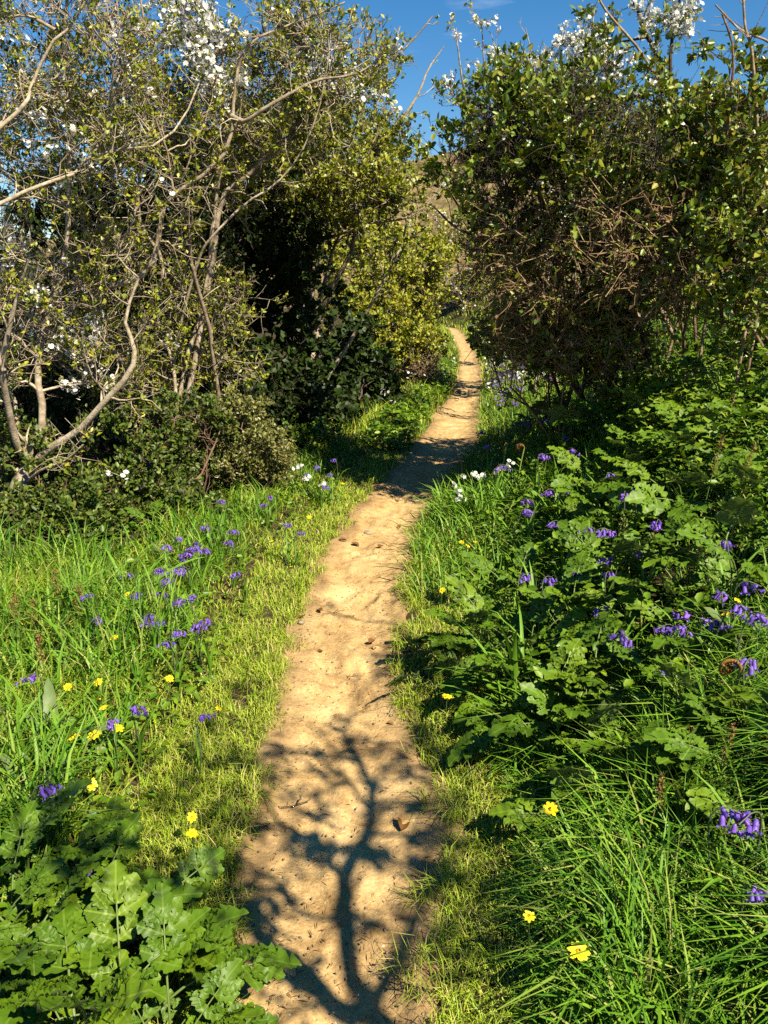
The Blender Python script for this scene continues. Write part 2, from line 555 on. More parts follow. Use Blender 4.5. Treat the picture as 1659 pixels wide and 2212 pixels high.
M['bark_dead'] = bark_mat('dead_wood', (0.18, 0.12, 0.07), (0.36, 0.26, 0.16), (0.55, 0.46, 0.34))
M['bark_bracken'] = bark_mat('bracken_stalk', (0.14, 0.08, 0.04), (0.34, 0.22, 0.11), (0.58, 0.43, 0.26))
M['stone'] = bark_mat('stone', (0.22, 0.17, 0.11), (0.36, 0.29, 0.20), (0.5, 0.44, 0.34), 30)


def ground_mat():
    m, n = new_mat('soil')
    out = n.nodes.new('ShaderNodeOutputMaterial')
    geo = n.nodes.new('ShaderNodeNewGeometry')
    no = n.nodes.new('ShaderNodeTexNoise'); no.inputs['Scale'].default_value = 3.0; no.inputs['Detail'].default_value = 8; no.inputs['Roughness'].default_value = 0.7
    n.links.new(geo.outputs['Position'], no.inputs[0])
    c = ramp(n, [(0.35, (0.03, 0.02, 0.011)), (0.5, (0.055, 0.04, 0.02)), (0.62, (0.04, 0.05, 0.012)), (0.75, (0.09, 0.065, 0.03))], no.outputs[0])
    b = n.nodes.new('ShaderNodeBsdfPrincipled'); b.inputs['Roughness'].default_value = 0.95; b.inputs['Specular IOR Level'].default_value = 0.1
    n.links.new(c, b.inputs['Base Color'])
    bp = n.nodes.new('ShaderNodeBump'); bp.inputs['Strength'].default_value = 0.8; bp.inputs['Distance'].default_value = 0.03
    no2 = n.nodes.new('ShaderNodeTexNoise'); no2.inputs['Scale'].default_value = 25; no2.inputs['Detail'].default_value = 6
    n.links.new(geo.outputs['Position'], no2.inputs[0])
    n.links.new(no2.outputs[0], bp.inputs['Height']); n.links.new(bp.outputs[0], b.inputs['Normal'])
    n.links.new(b.outputs[0], out.inputs[0])
    return m


def path_mat():
    m, n = new_mat('sandy_path')
    out = n.nodes.new('ShaderNodeOutputMaterial')
    geo = n.nodes.new('ShaderNodeNewGeometry')

    def noise(s, d, r=0.6):
        a = n.nodes.new('ShaderNodeTexNoise'); a.inputs['Scale'].default_value = s; a.inputs['Detail'].default_value = d; a.inputs['Roughness'].default_value = r
        n.links.new(geo.outputs['Position'], a.inputs[0])
        return a.outputs[0]
    big = ramp(n, [(0.30, (0.25, 0.156, 0.066)), (0.42, (0.38, 0.250, 0.108)), (0.55, (0.44, 0.297, 0.132)), (0.72, (0.54, 0.385, 0.19))], noise(3.2, 7, 0.62))
    fine = ramp(n, [(0.3, (0.74, 0.72, 0.68)), (0.5, (1, 1, 1)), (0.7, (1.22, 1.22, 1.2))], noise(95, 5, 0.7))
    mm = n.nodes.new('ShaderNodeMixRGB'); mm.blend_type = 'MULTIPLY'; mm.inputs[0].default_value = 1
    n.links.new(big, mm.inputs[1]); n.links.new(fine, mm.inputs[2])
    # grit: pale and dark grains
    vo = n.nodes.new('ShaderNodeTexVoronoi'); vo.inputs['Scale'].default_value = 75; vo.inputs['Randomness'].default_value = 1
    n.links.new(geo.outputs['Position'], vo.inputs[0])
    sep = n.nodes.new('ShaderNodeSeparateXYZ'); n.links.new(vo.outputs['Color'], sep.inputs[0])
    dl = n.nodes.new('ShaderNodeMath'); dl.operation = 'LESS_THAN'; dl.inputs[1].default_value = 0.26
    n.links.new(vo.outputs['Distance'], dl.inputs[0])
    sel = n.nodes.new('ShaderNodeMath'); sel.operation = 'GREATER_THAN'; sel.inputs[1].default_value = 0.80
    n.links.new(sep.outputs[0], sel.inputs[0])
    fa = n.nodes.new('ShaderNodeMath'); fa.operation = 'MULTIPLY'
    n.links.new(dl.outputs[0], fa.inputs[0]); n.links.new(sel.outputs[0], fa.inputs[1])
    gcol = ramp(n, [(0.0, (0.14, 0.09, 0.05)), (0.45, (0.30, 0.22, 0.13)), (0.9, (0.58, 0.50, 0.38))], sep.outputs[1])
    mg = n.nodes.new('ShaderNodeMixRGB')
    n.links.new(fa.outputs[0], mg.inputs[0]); n.links.new(mm.outputs[0], mg.inputs[1]); n.links.new(gcol, mg.inputs[2])
    # darker organic scuffs
    sc = ramp(n, [(0.50, (1, 1, 1)), (0.66, (0.58, 0.52, 0.44))], noise(7, 9, 0.78))
    m3 = n.nodes.new('ShaderNodeMixRGB'); m3.blend_type = 'MULTIPLY'; m3.inputs[0].default_value = 1
    n.links.new(mg.outputs[0], m3.inputs[1]); n.links.new(sc, m3.inputs[2])
    # darker humus-stained soil towards the trodden margins, ragged
    uvn = n.nodes.new('ShaderNodeUVMap'); su = n.nodes.new('ShaderNodeSeparateXYZ'); n.links.new(uvn.outputs[0], su.inputs[0])
    nadd = n.nodes.new('ShaderNodeMath'); nadd.operation = 'MULTIPLY_ADD'; nadd.inputs[1].default_value = 0.42
    n.links.new(noise(9, 6, 0.7), nadd.inputs[0]); n.links.new(su.outputs[0], nadd.inputs[2])
    em = ramp(n, [(0.30, (1, 1, 1)), (0.46, (0, 0, 0))], nadd.outputs[0])
    m4 = n.nodes.new('ShaderNodeMixRGB'); m4.inputs[2].default_value = (0.14, 0.085, 0.04, 1)
    sc4 = n.nodes.new('ShaderNodeMath'); sc4.operation = 'MULTIPLY'; sc4.inputs[1].default_value = 0.55
    n.links.new(em, sc4.inputs[0]); n.links.new(sc4.outputs[0], m4.inputs[0]); n.links.new(m3.outputs[0], m4.inputs[1])
    m3 = m4
    b = n.nodes.new('ShaderNodeBsdfPrincipled'); b.inputs['Roughness'].default_value = 0.9; b.inputs['Specular IOR Level'].default_value = 0.15
    n.links.new(m3.outputs[0], b.inputs['Base Color'])
    bp = n.nodes.new('ShaderNodeBump'); bp.inputs['Strength'].default_value = 0.55; bp.inputs['Distance'].default_value = 0.008
    n.links.new(noise(60, 7, 0.7), bp.inputs['Height'])
    bp2 = n.nodes.new('ShaderNodeBump'); bp2.inputs['Strength'].default_value = 0.5; bp2.inputs['Distance'].default_value = 0.03
    n.links.new(noise(14, 5, 0.6), bp2.inputs['Height']); n.links.new(bp.outputs[0], bp2.inputs['Normal'])
    n.links.new(bp2.outputs[0], b.inputs['Normal'])
    n.links.new(b.outputs[0], out.inputs[0])
    return m


def hill_mat():
    m, n = new_mat('moorland')
    out = n.nodes.new('ShaderNodeOutputMaterial')
    geo = n.nodes.new('ShaderNodeNewGeometry')
    no = n.nodes.new('ShaderNodeTexNoise'); no.inputs['Scale'].default_value = 0.16; no.inputs['Detail'].default_value = 12; no.inputs['Roughness'].default_value = 0.75
    n.links.new(geo.outputs['Position'], no.inputs[0])
    c = ramp(n, [(0.36, (0.05, 0.05, 0.02)), (0.47, (0.13, 0.10, 0.045)), (0.55, (0.20, 0.14, 0.075)), (0.66, (0.12, 0.12, 0.035)), (0.75, (0.25, 0.17, 0.10))], no.outputs[0])
    b = n.nodes.new('ShaderNodeBsdfPrincipled'); b.inputs['Roughness'].default_value = 1; b.inputs['Specular IOR Level'].default_value = 0.05
    n.links.new(c, b.inputs['Base Color'])
    bp = n.nodes.new('ShaderNodeBump'); bp.inputs['Strength'].default_value = 1; bp.inputs['Distance'].default_value = 1.5
    no2 = n.nodes.new('ShaderNodeTexNoise'); no2.inputs['Scale'].default_value = 0.7; no2.inputs['Detail'].default_value = 8
    n.links.new(geo.outputs['Position'], no2.inputs[0])
    n.links.new(no2.outputs[0], bp.inputs['Height']); n.links.new(bp.outputs[0], b.inputs['Normal'])
    n.links.new(b.outputs[0], out.inputs[0])
    return m


M['soil'] = ground_mat()
M['path'] = path_mat()
M['hill'] = hill_mat()

# ------------------------------------------------------------------ setting
def grid_faces(nu, nv):
    i = np.arange(nu * nv).reshape(nu, nv)
    return np.stack([i[:-1, :-1], i[1:, :-1], i[1:, 1:], i[:-1, 1:]], -1).reshape(-1, 4)


def build_ground():
    ys = np.concatenate([np.arange(-8, 0.8, 0.25), np.arange(0.8, 8, 0.08), np.arange(8, 20, 0.2), np.arange(20, 45, 0.5), np.linspace(45, 130, 20), np.linspace(150, 1500, 20)])
    xs = np.concatenate([-np.geomspace(1500, 6, 26), np.arange(-5.9, -2.0, 0.25), np.arange(-2.0, 3.2, 0.07), np.arange(3.2, 6, 0.3), np.geomspace(6, 1500, 26)])
    X, Y = np.meshgrid(xs, ys, indexing='ij')
    Z = H(X, Y)
    far = sstep(40, 110, Y)
    Z = Z * (1 - far) + far * (-3.0 * sstep(0, 1, -X / 60) - 1.0)
    V = np.stack([X, Y, Z], -1)
    link('ground', mk_mesh('ground', V.reshape(-1, 3), grid_faces(len(xs), len(ys)), M['soil'], True), kind='structure', label='dark soil and leaf mould under the verges and hedges')


def build_path():
    ys = np.concatenate([np.arange(-7, 1.0, 0.15), np.arange(1.0, 5, 0.025), np.arange(5, 14, 0.06), np.arange(14, 45, 0.2)])
    ts = np.concatenate([[-0.16], np.linspace(-0.02, 1.02, 46), [1.16]])
    Yg, Tg = np.meshgrid(ys, ts, indexing='ij')
    l = path_l(ys)[:, None]; r = path_r(ys)[:, None]
    X = l + (r - l) * Tg + (0.10 * vnoise(Yg * 2.3, Tg * 0.7, 3) + 0.05 * vnoise(Yg * 8, Tg * 0.9, 4)) * np.abs(Tg - 0.5) * 2
    edge = np.minimum(Tg, 1 - Tg)
    Z = H(X, Yg, path=True) + 0.004
    Z = Z + (0.02 * fbm(X * 7, Yg * 7, 3, 21) + 0.012 * fbm(X * 22, Yg * 22, 3, 31)) * sstep(-0.05, 0.1, edge)
    # worn shallow heel dents
    rng = np.random.default_rng(4)
    for k in range(60):
        cy = rng.uniform(1.0, 7.0); ct = rng.uniform(0.2, 0.8)
        cx = float(path_l(cy) + (path_r(cy) - path_l(cy)) * ct)
        a = rng.normal(0, 0.3)
        dx = X - cx; dy = Yg - cy
        u = dx * math.cos(a) + dy * math.sin(a); v = -dx * math.sin(a) + dy * math.cos(a)
        rr = (u / 0.055) ** 2 + (v / 0.12) ** 2
        Z -= 0.011 * np.exp(-rr ** 2) - 0.004 * np.exp(-((rr - 1.6) / 0.5) ** 2)
    Z = np.where(edge < -0.05, Z - 0.06, Z)
    V = np.stack([X, Yg, Z], -1)
    link('path', mk_mesh('path', V.reshape(-1, 3), grid_faces(len(ys), len(ts))[:, ::-1].copy(), M['path'], True, None, np.stack([edge.ravel() * 1.0, Yg.ravel()], 1)), kind='structure', label='narrow trodden sandy footpath winding between the hedges')


def build_hill():
    xs = np.linspace(-320, 420, 150); ys = np.linspace(110, 420, 60)
    X, Y = np.meshgrid(xs, ys, indexing='ij')
    prof = np.interp(X, [-320, -200, -110, -60, -25, 0, 20, 60, 120, 250, 420], [-6, -4, 4, 14, 22, 27, 31, 36, 40, 42, 42])
    Z = -3 + (prof + 3) * sstep(110, 200, Y) + 2.2 * fbm(X / 18, Y / 18, 4, 3) * sstep(115, 180, Y)
    link('hill', mk_mesh('hill', np.stack([X, Y, Z], -1).reshape(-1, 3), grid_faces(len(xs), len(ys)), M['hill'], True), kind='structure', label='brown moorland hillside beyond the hedges')


build_ground(); build_path(); build_hill()

# ------------------------------------------------------------------ shrubs
def limb(pts, r0, r1, n=14):
    """pts: list of (photo x, photo y, distance)"""
    P = resample([W(*p) for p in pts], n)
    return P, np.linspace(r0, r1, n)


def fill_limbs(rng, bases, blobs, n=11, r0=0.022, r1=0.005, lift=0.35, wob=0.10, cloud=None, stems=3):
    """limbs forking off the nearest older wood into ellipsoidal crown masses; blobs = (centre, radii, count)"""
    bases = np.asarray(bases, float)
    out, rad_out = [], []
    pts, rads = [], []
    if cloud is not None:
        pts.append(cloud[0]); rads.append(cloud[1])
    T = []
    for c, rad, cnt in blobs:
        d = nrm(rng.normal(size=(cnt, 3))) * (rng.random((cnt, 1)) ** 0.4)
        T.append(np.asarray(c) + d * np.asarray(rad))
    T = np.concatenate(T)
    T[:, 2] = np.maximum(T[:, 2], H(T[:, 0], T[:, 1]) + 0.05)
    s = np.linspace(0, 1, n)[:, None]
    sn = np.sin(np.linspace(0, PI, n))[:, None]

    def add(B, t, ra, rb):
        L = np.linalg.norm(t - B)
        mid = B * 0.5 + t * 0.5 + np.array([0, 0, lift * rng.uniform(-0.1, 0.9) * 0.5 * min(L, 1.5)]) + rng.normal(size=3) * 0.13 * min(L, 1.2)
        P = (1 - s) ** 2 * B + 2 * s * (1 - s) * mid + s ** 2 * t
        P = P + np.cumsum(rng.normal(size=(n, 3)) * wob * 0.3 * min(1.0, L), 0) * sn
        R = np.linspace(ra, rb, n)
        out.append(P); rad_out.append(R); pts.append(P); rads.append(R)
    order = rng.permutation(len(T))
    k0 = 0
    for bb in bases:
        for j in range(stems):
            if k0 >= len(order):
                break
            t = T[order[k0]]; k0 += 1
            add(bb + rng.normal(size=3) * [0.1, 0.1, 0], t, r0 * rng.uniform(0.9, 1.5), r1 * 1.5)
    rest = order[k0:]
    rest = rest[np.argsort(np.linalg.norm(T[rest] - bases.mean(0), axis=1))]
    for i in rest:
        t = T[i]
        A = np.concatenate(pts); Ra = np.concatenate(rads)
        dd = np.linalg.norm(A - t, axis=1) + 1.2 * np.clip(A[:, 2] - t[2] + 0.1, 0, None) + rng.random(len(A)) * 0.25
        j = int(np.argmin(dd))
        ra = min(r0 * 0.8, Ra[j] * 0.8)
        add(A[j], t, max(ra, r1 * 1.2), r1)
    return np.stack(out), np.stack(rad_out)


def shrub(name, label, cat, base, seed, hand=(), blobs=(), bases=None, fill=None, l1=(9, 0.55), l2=(5, 0.22), leaf=None, bark='bark', blossom=None, group=None,
          extra=None, up=0.15, l1t0=0.3, gnarl=0.28, leaf_cut=None, trunk_sides=8, extra_parts=None, leaf_on_l1=0.35, l2n=3, rtw=0.0013):
    rng = np.random.default_rng(seed)
    l2n = 3 if name in ('blackthorn_tree', 'hawthorn_tree') else 2
    base = np.asarray(base, float)
    root = empty(name, base, label, cat, group)
    parts = []
    lim_P, lim_R = [], []
    for P, R in hand:
        parts.append(tubes(P[None], R[None], trunk_sides))
        lim_P.append(resample(P, 12)); lim_R.append(np.interp(np.linspace(0, 1, 12), np.linspace(0, 1, len(R)), R))
    if parts:
        V, F = merge(parts)
        link('trunk', mk_mesh('trunk', V - base, F, M[bark], True), root)
    if blobs:
        P, R = fill_limbs(rng, bases if bases is not None else [base], blobs, cloud=(np.concatenate(lim_P), np.concatenate(lim_R)) if lim_P else None, **(fill or {}))
        k = keepers(P)
        P, R = P[k], R[k]
        fV, fF = tubes(P[:, ::2] if name != 'hawthorn_tree' and P.shape[1] % 2 else P, R[:, ::2] if name != 'hawthorn_tree' and P.shape[1] % 2 else R, 4)
        ii = np.linspace(0, P.shape[1] - 1, 12)
        i0 = np.minimum(ii.astype(int), P.shape[1] - 2); ff = ii - i0
        lim_P += list(P[:, i0] * (1 - ff)[None, :, None] + P[:, i0 + 1] * ff[None, :, None]); lim_R += list(R[:, i0] * (1 - ff) + R[:, i0 + 1] * ff)
    else:
        fV = np.zeros((0, 3)); fF = np.zeros((0, 4), int)
    LP, LR = np.stack(lim_P), np.stack(lim_R)
    C1, R1 = children(rng, LP, LR, l1[0], l1[1], 6, spread=1.0, up=up, t0=l1t0, rratio=0.5, rmin=rtw * 1.3, gnarl=gnarl)
    k = keepers(C1, extra); C1, R1 = C1[k], R1[k]
    C2, R2 = children(rng, C1, R1, l2[0], l2[1], l2n, spread=1.1, up=up, t0=0.12, rratio=0.6, rmin=rtw, gnarl=gnarl * 1.2)
    k = keepers(C2, extra); C2, R2 = C2[k], R2[k]
    bV, bF = merge([(fV, fF), tubes(C1, R1, 3), tubes(C2, R2, 3)])
    link('branches', mk_mesh('branches', bV - base, bF, M[bark], True), root, kind='stuff')
    src = []
    if leaf:
        for lf in (leaf if isinstance(leaf, list) else [leaf]):
            Cl2, Cl1 = C2, C1
            if lf.get('where') is not None:
                Cl2 = C2[lf['where'](C2[:, -1])]; Cl1 = C1[lf['where'](C1[:, -1])]
            a = leaf_clusters(rng, Cl2, lf['per'], lf['n'], lf['size'], leaf_tmpl(lf['tmpl']), up=lf.get('up', 0.4))
            b = leaf_clusters(rng, Cl1, lf['per'] * leaf_on_l1 * 3, lf['n'], lf['size'], leaf_tmpl(lf['tmpl']), up=lf.get('up', 0.4), t0=0.4)
            V, F = merge([a, b])
            link(lf.get('part', 'crown'), mk_mesh('crown', V - base, F, M[lf['mat']]), root, kind='stuff')
    if blossom:
        Cb = C2
        if blossom.get('where') is not None:
            Cb = C2[blossom['where'](C2[:, -1])]
        # flowers come bunched: some shoots are thick with them, most are bare
        key = vnoise(Cb[:, 0, 0] * 3.1 + Cb[:, 0, 2] * 2.3, Cb[:, 0, 1] * 3.1 - Cb[:, 0, 2] * 2.7, 77)
        Cb = Cb[key > blossom.get('thr', 0.1)]
        if len(Cb):
            V, F = leaf_clusters(rng, Cb, blossom['per'], blossom['n'], blossom['size'], leaf_tmpl('flower'), jitter=0.018, sun_face=0.6)
            link('blossoms', mk_mesh('blossoms', V - base, F, M['white']), root, kind='stuff')
    return root


def onground(x, y):
    return np.array([x, y, float(H(x, y))])


HAW = dict(per=1.4, n=3.4, size=0.034, tmpl='diamond', mat='hawthorn')

# --- the leaning blackthorn at the edge of the frame
t_base = onground(-2.75, 5.15)
hand = [
    (np.vstack([t_base[None] - [0, 0, .05], resample([t_base, W(0, 1140, 5.15), W(38, 1055, 5.15), W(72, 1000, 5.2)], 12)]), np.linspace(0.075, 0.05, 13)),
    limb([(70, 1003, 5.2), (38, 962, 5.1), (18, 880, 5.0), (5, 790, 4.9), (25, 690, 4.85), (60, 560, 4.8)], 0.0280, 0.0090),
    limb([(72, 1000, 5.2), (86, 950, 5.3), (92, 880, 5.35), (80, 800, 5.4), (100, 690, 5.45), (140, 560, 5.5), (150, 400, 5.5), (148, 250, 5.5), (140, 90, 5.5), (150, -60, 5.5)], 0.0272, 0.0090, 18),
    limb([(74, 1000, 5.2), (110, 968, 5.15), (170, 930, 5.1), (215, 880, 5.05), (280, 805, 5.0), (290, 750, 5.0), (270, 690, 5.0), (300, 600, 5.0)], 0.0288, 0.0075),
    limb([(60, 1040, 5.15), (90, 1015, 5.0), (140, 995, 4.95), (180, 960, 4.9)], 0.0112, 0.0045),
    limb([(8, 800, 4.9), (-50, 640, 4.8), (-75, 520, 4.72), (-50, 462, 4.72), (0, 440, 4.8), (90, 398, 4.9), (160, 376, 5.0), (205, 330, 5.05), (330, 316, 5.1), (392, 262, 5.2), (430, 180, 5.25)], 0.0160, 0.0045, 16),
    limb([(-72, 530, 4.72), (-85, 420, 4.65), (-45, 320, 4.6), (0, 275, 4.7), (55, 225, 4.75), (68, 185, 4.8), (110, 95, 4.8), (155, 55, 4.8), (190, -10, 4.8)], 0.0152, 0.0053),
    limb([(120, 65, 4.8), (60, 35, 4.8), (0, 38, 4.7)], 0.0104, 0.0053),
    limb([(205, 330, 5.05), (240, 250, 5.1), (260, 120, 5.2), (250, -20, 5.2)], 0.0112, 0.0045),
]
shrub('blackthorn_tree', 'leaning blackthorn with pale forked trunk and white blossom at the left edge', 'tree', t_base, 11, hand=hand,
      blobs=[(W(120, 250, 5.4), (0.8, 0.6, 0.9), 36), (W(120, 700, 5.6), (0.7, 0.5, 0.7), 26)], bases=[W(70, 1000, 5.2)],
      fill=dict(r0=0.016, r1=0.005, stems=1), l1=(9, 0.5), l2=(5, 0.22), leaf=dict(HAW, per=0.75), bark='bark', rtw=0.0017, blossom=dict(per=1.2, n=2.5, size=0.016, thr=0.30))

# --- hawthorn, long pale limbs reaching up to the right
h_base = onground(-1.75, 6.05)
hand = [
    limb([(330, 1130, 6.0), (365, 1020, 6.0), (384, 950, 6.0), (380, 860, 6.0), (372, 780, 6.05), (340, 700, 6.1)], 0.0176, 0.0105),
    limb([(287, 800, 6.0), (225, 740, 5.85), (192, 675, 5.7), (215, 625, 5.65), (250, 615, 5.6), (300, 600, 5.6), (335, 555, 5.6), (345, 490, 5.6), (362, 428, 5.6), (430, 386, 5.6), (495, 316, 5.6), (503, 232, 5.6), (520, 125, 5.6), (560, 80, 5.6), (650, 45, 5.65), (745, 5, 5.7)], 0.0256, 0.0053, 24),
    limb([(500, 250, 5.6), (530, 262, 5.55), (570, 235, 5.5), (640, 195, 5.5), (690, 172, 5.5), (770, 160, 5.5), (830, 120, 5.5)], 0.0160, 0.0045),
    limb([(374, 800, 6.03), (395, 680, 5.95), (430, 560, 5.85), (455, 515, 5.8), (530, 440, 5.8), (595, 398, 5.8), (650, 330, 5.8), (690, 230, 5.75), (712, 110, 5.7)], 0.0104, 0.0037, 18),
    limb([(385, 960, 6.02), (425, 760, 6.15), (460, 560, 6.2), (480, 425, 6.2), (530, 385, 6.2), (590, 320, 6.2), (640, 270, 6.2), (700, 215, 6.3), (800, 150, 6.4), (870, 110, 6.5), (935, 35, 6.5)], 0.0224, 0.0045, 20),
    limb([(300, 1120, 6.0), (300, 980, 6.0), (290, 900, 6.0), (285, 780, 6.0), (310, 690, 6.0)], 0.0160, 0.0090),
    limb([(345, 640, 6.1), (350, 560, 6.1), (300, 470, 6.1), (310, 330, 6.1), (330, 180, 6.1), (300, -20, 6.1)], 0.0128, 0.0060),
    limb([(455, 520, 6.2), (470, 410, 6.2), (485, 300, 6.2), (470, 160, 6.2), (455, -20, 6.2)], 0.0128, 0.0060),
]
shrub('hawthorn_tree', 'hawthorn with long bare pale limbs rising beside the shaded hollow', 'tree', h_base, 12, hand=hand,
      blobs=[(W(420, 230, 6.2), (1.0, 0.7, 0.7), 40), (W(640, 190, 6.3), (0.6, 0.5, 0.45), 26), (W(330, 720, 6.3), (0.75, 0.45, 0.7), 34)],
      bases=[h_base, onground(-1.3, 6.4)], fill=dict(r0=0.018, r1=0.004, stems=1), l1=(9, 0.45), l2=(5, 0.2), leaf=dict(HAW, per=0.95), bark='bark', rtw=0.0017,
      blossom=dict(per=1.6, n=3, size=0.017, thr=0.22, where=lambda P: P[:, 2] > 2.8))

# --- thicket behind them, stems and leaves coloured dark in place of deep shade
b = onground(-3.3, 7.3)
shrub('thicket_shrub', 'tangled shrub of thin stems behind the blackthorn, coloured dark as shade', 'shrub', b, 13,
      blobs=[(W(120, 520, 7.3), (1.4, 0.7, 1.0), 70), (W(300, 250, 7.3), (1.1, 0.6, 0.8), 40), (W(80, 850, 7.0), (1.0, 0.5, 0.5), 34)],
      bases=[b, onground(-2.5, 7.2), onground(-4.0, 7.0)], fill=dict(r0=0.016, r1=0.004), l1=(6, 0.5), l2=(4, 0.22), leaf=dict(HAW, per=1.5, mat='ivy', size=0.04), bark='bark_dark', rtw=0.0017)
b = onground(-2.2, 8.2)
shrub('thicket_shrub', 'dense leafy hawthorn thicket behind the long pale limbs, coloured dark as shade', 'shrub', b, 14,
      blobs=[(W(420, 600, 7.9), (0.9, 0.6, 0.9), 40), (W(520, 350, 7.8), (0.9, 0.6, 0.6), 30), (W(430, 880, 7.4), (0.8, 0.4, 0.6), 26)],
      bases=[b, onground(-1.6, 7.8)], fill=dict(r0=0.018, r1=0.004), l1=(7, 0.5), l2=(4.5, 0.2), leaf=dict(HAW, per=1.8, size=0.042, mat='ivy'), bark='bark_dark')  # dark leaf and bark colours here stand in for the hedge's inner shade

# --- understorey at the foot of the left hedge
b = onground(-2.1, 4.9)
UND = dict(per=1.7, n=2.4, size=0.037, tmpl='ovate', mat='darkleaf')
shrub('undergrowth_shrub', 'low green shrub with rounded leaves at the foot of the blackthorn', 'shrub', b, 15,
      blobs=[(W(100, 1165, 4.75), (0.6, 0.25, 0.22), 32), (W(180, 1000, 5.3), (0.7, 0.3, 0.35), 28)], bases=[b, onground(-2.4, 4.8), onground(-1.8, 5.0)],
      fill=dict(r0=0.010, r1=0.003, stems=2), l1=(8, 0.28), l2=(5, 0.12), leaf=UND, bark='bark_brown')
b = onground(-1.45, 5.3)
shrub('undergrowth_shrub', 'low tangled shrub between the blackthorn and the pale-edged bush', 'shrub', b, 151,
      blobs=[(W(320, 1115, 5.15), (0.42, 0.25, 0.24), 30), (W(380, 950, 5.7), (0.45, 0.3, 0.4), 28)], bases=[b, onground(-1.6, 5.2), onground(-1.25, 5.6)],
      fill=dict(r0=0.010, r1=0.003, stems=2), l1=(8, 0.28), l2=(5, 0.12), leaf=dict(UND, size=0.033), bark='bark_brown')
b = onground(-0.98, 5.9)
shrub('privet_bush', 'small bush with pale yellow-edged leaves at the foot of the hawthorn', 'bush', b, 16,
      blobs=[(W(515, 975, 5.8), (0.34, 0.25, 0.36), 40), (W(580, 1025, 6.1), (0.25, 0.2, 0.22), 18)], bases=[b, onground(-1.12, 5.8)],
      fill=dict(r0=0.008, r1=0.003), l1=(7, 0.22), l2=(4, 0.1), leaf=dict(per=2.2, n=2.5, size=0.026, tmpl='ovate', mat='privet'), bark='bark_brown')
b = onground(-0.62, 7.6)
shrub('bramble_patch', 'arching bramble patch in the shade beside the dark ivy', 'bramble', b, 17,
      blobs=[(W(660, 965, 7.6), (0.35, 0.3, 0.22), 22)], bases=[b, onground(-0.8, 7.4)],
      fill=dict(r0=0.006, r1=0.003, lift=0.8), l1=(6, 0.22), l2=(3, 0.1), leaf=dict(per=1.6, n=2.0, size=0.04, tmpl='ovate', mat='bramble'), bark='bark_brown')

# --- deep thicket that closes the hedge behind
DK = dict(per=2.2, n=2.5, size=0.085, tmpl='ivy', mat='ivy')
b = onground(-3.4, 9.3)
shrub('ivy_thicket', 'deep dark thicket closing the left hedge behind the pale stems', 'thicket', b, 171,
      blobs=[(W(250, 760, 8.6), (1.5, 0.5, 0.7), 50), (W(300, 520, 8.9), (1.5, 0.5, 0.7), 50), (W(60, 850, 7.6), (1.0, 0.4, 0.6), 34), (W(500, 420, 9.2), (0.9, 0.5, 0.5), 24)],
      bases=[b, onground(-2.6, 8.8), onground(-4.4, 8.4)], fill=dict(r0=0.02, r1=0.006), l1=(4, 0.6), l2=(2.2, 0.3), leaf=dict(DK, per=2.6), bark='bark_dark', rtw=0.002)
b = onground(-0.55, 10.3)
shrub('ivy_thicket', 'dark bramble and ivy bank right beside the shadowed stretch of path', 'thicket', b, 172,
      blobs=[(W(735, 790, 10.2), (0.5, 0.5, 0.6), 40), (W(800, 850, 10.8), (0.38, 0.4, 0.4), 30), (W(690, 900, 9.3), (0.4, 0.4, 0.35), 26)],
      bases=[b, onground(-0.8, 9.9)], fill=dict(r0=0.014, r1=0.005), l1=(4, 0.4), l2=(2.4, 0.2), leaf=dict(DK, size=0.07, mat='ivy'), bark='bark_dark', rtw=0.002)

# --- ivy clad hawthorn over the path
b = onground(-0.85, 9.0)
hand = [
    (resample([b, b + [0.05, 0, 0.7], W(690, 760, 9.0), W(660, 600, 9.0), W(700, 470, 9.0), W(740, 390, 8.9)], 14), np.linspace(0.07, 0.03, 14)),
    limb([(700, 480, 9.0), (760, 445, 8.8), (830, 430, 8.7), (880, 395, 8.6), (945, 385, 8.6)], 0.028, 0.007),
    limb([(690, 520, 9.0), (750, 500, 8.7), (820, 480, 8.6), (880, 470, 8.5), (925, 440, 8.5), (950, 400, 8.5)], 0.022, 0.006),
    limb([(720, 430, 8.9), (780, 350, 8.9), (850, 280, 8.9), (900, 210, 8.9), (925, 150, 8.9), (960, 100, 8.9)], 0.024, 0.005),
    limb([(720, 430, 8.9), (700, 330, 9), (720, 230, 9), (780, 130, 9), (810, 40, 9)], 0.024, 0.006),
]
shrub('ivy_clad_hawthorn', 'dark ivy-clad hawthorn leaning over the path from the left', 'tree', b, 18, hand=hand,
      blobs=[(W(720, 270, 9.0), (0.75, 0.7, 0.6), 50), (W(790, 320, 8.9), (0.50, 0.5, 0.40), 20), (W(650, 470, 9.2), (0.8, 0.6, 0.4), 34), (W(830, 420, 8.8), (0.4, 0.4, 0.2), 16), (W(620, 340, 7.9), (0.7, 0.5, 0.35), 34), (W(740, 400, 8.1), (0.5, 0.5, 0.3), 24)],
      bases=[b, b + [0, 0, 1.0]], fill=dict(r0=0.022, r1=0.005), l1=(5.5, 0.42), l2=(4, 0.18), leaf=[dict(HAW, per=1.6, size=0.045)], bark='bark')
rng = np.random.default_rng(181)
b2 = onground(-1.0, 8.7)
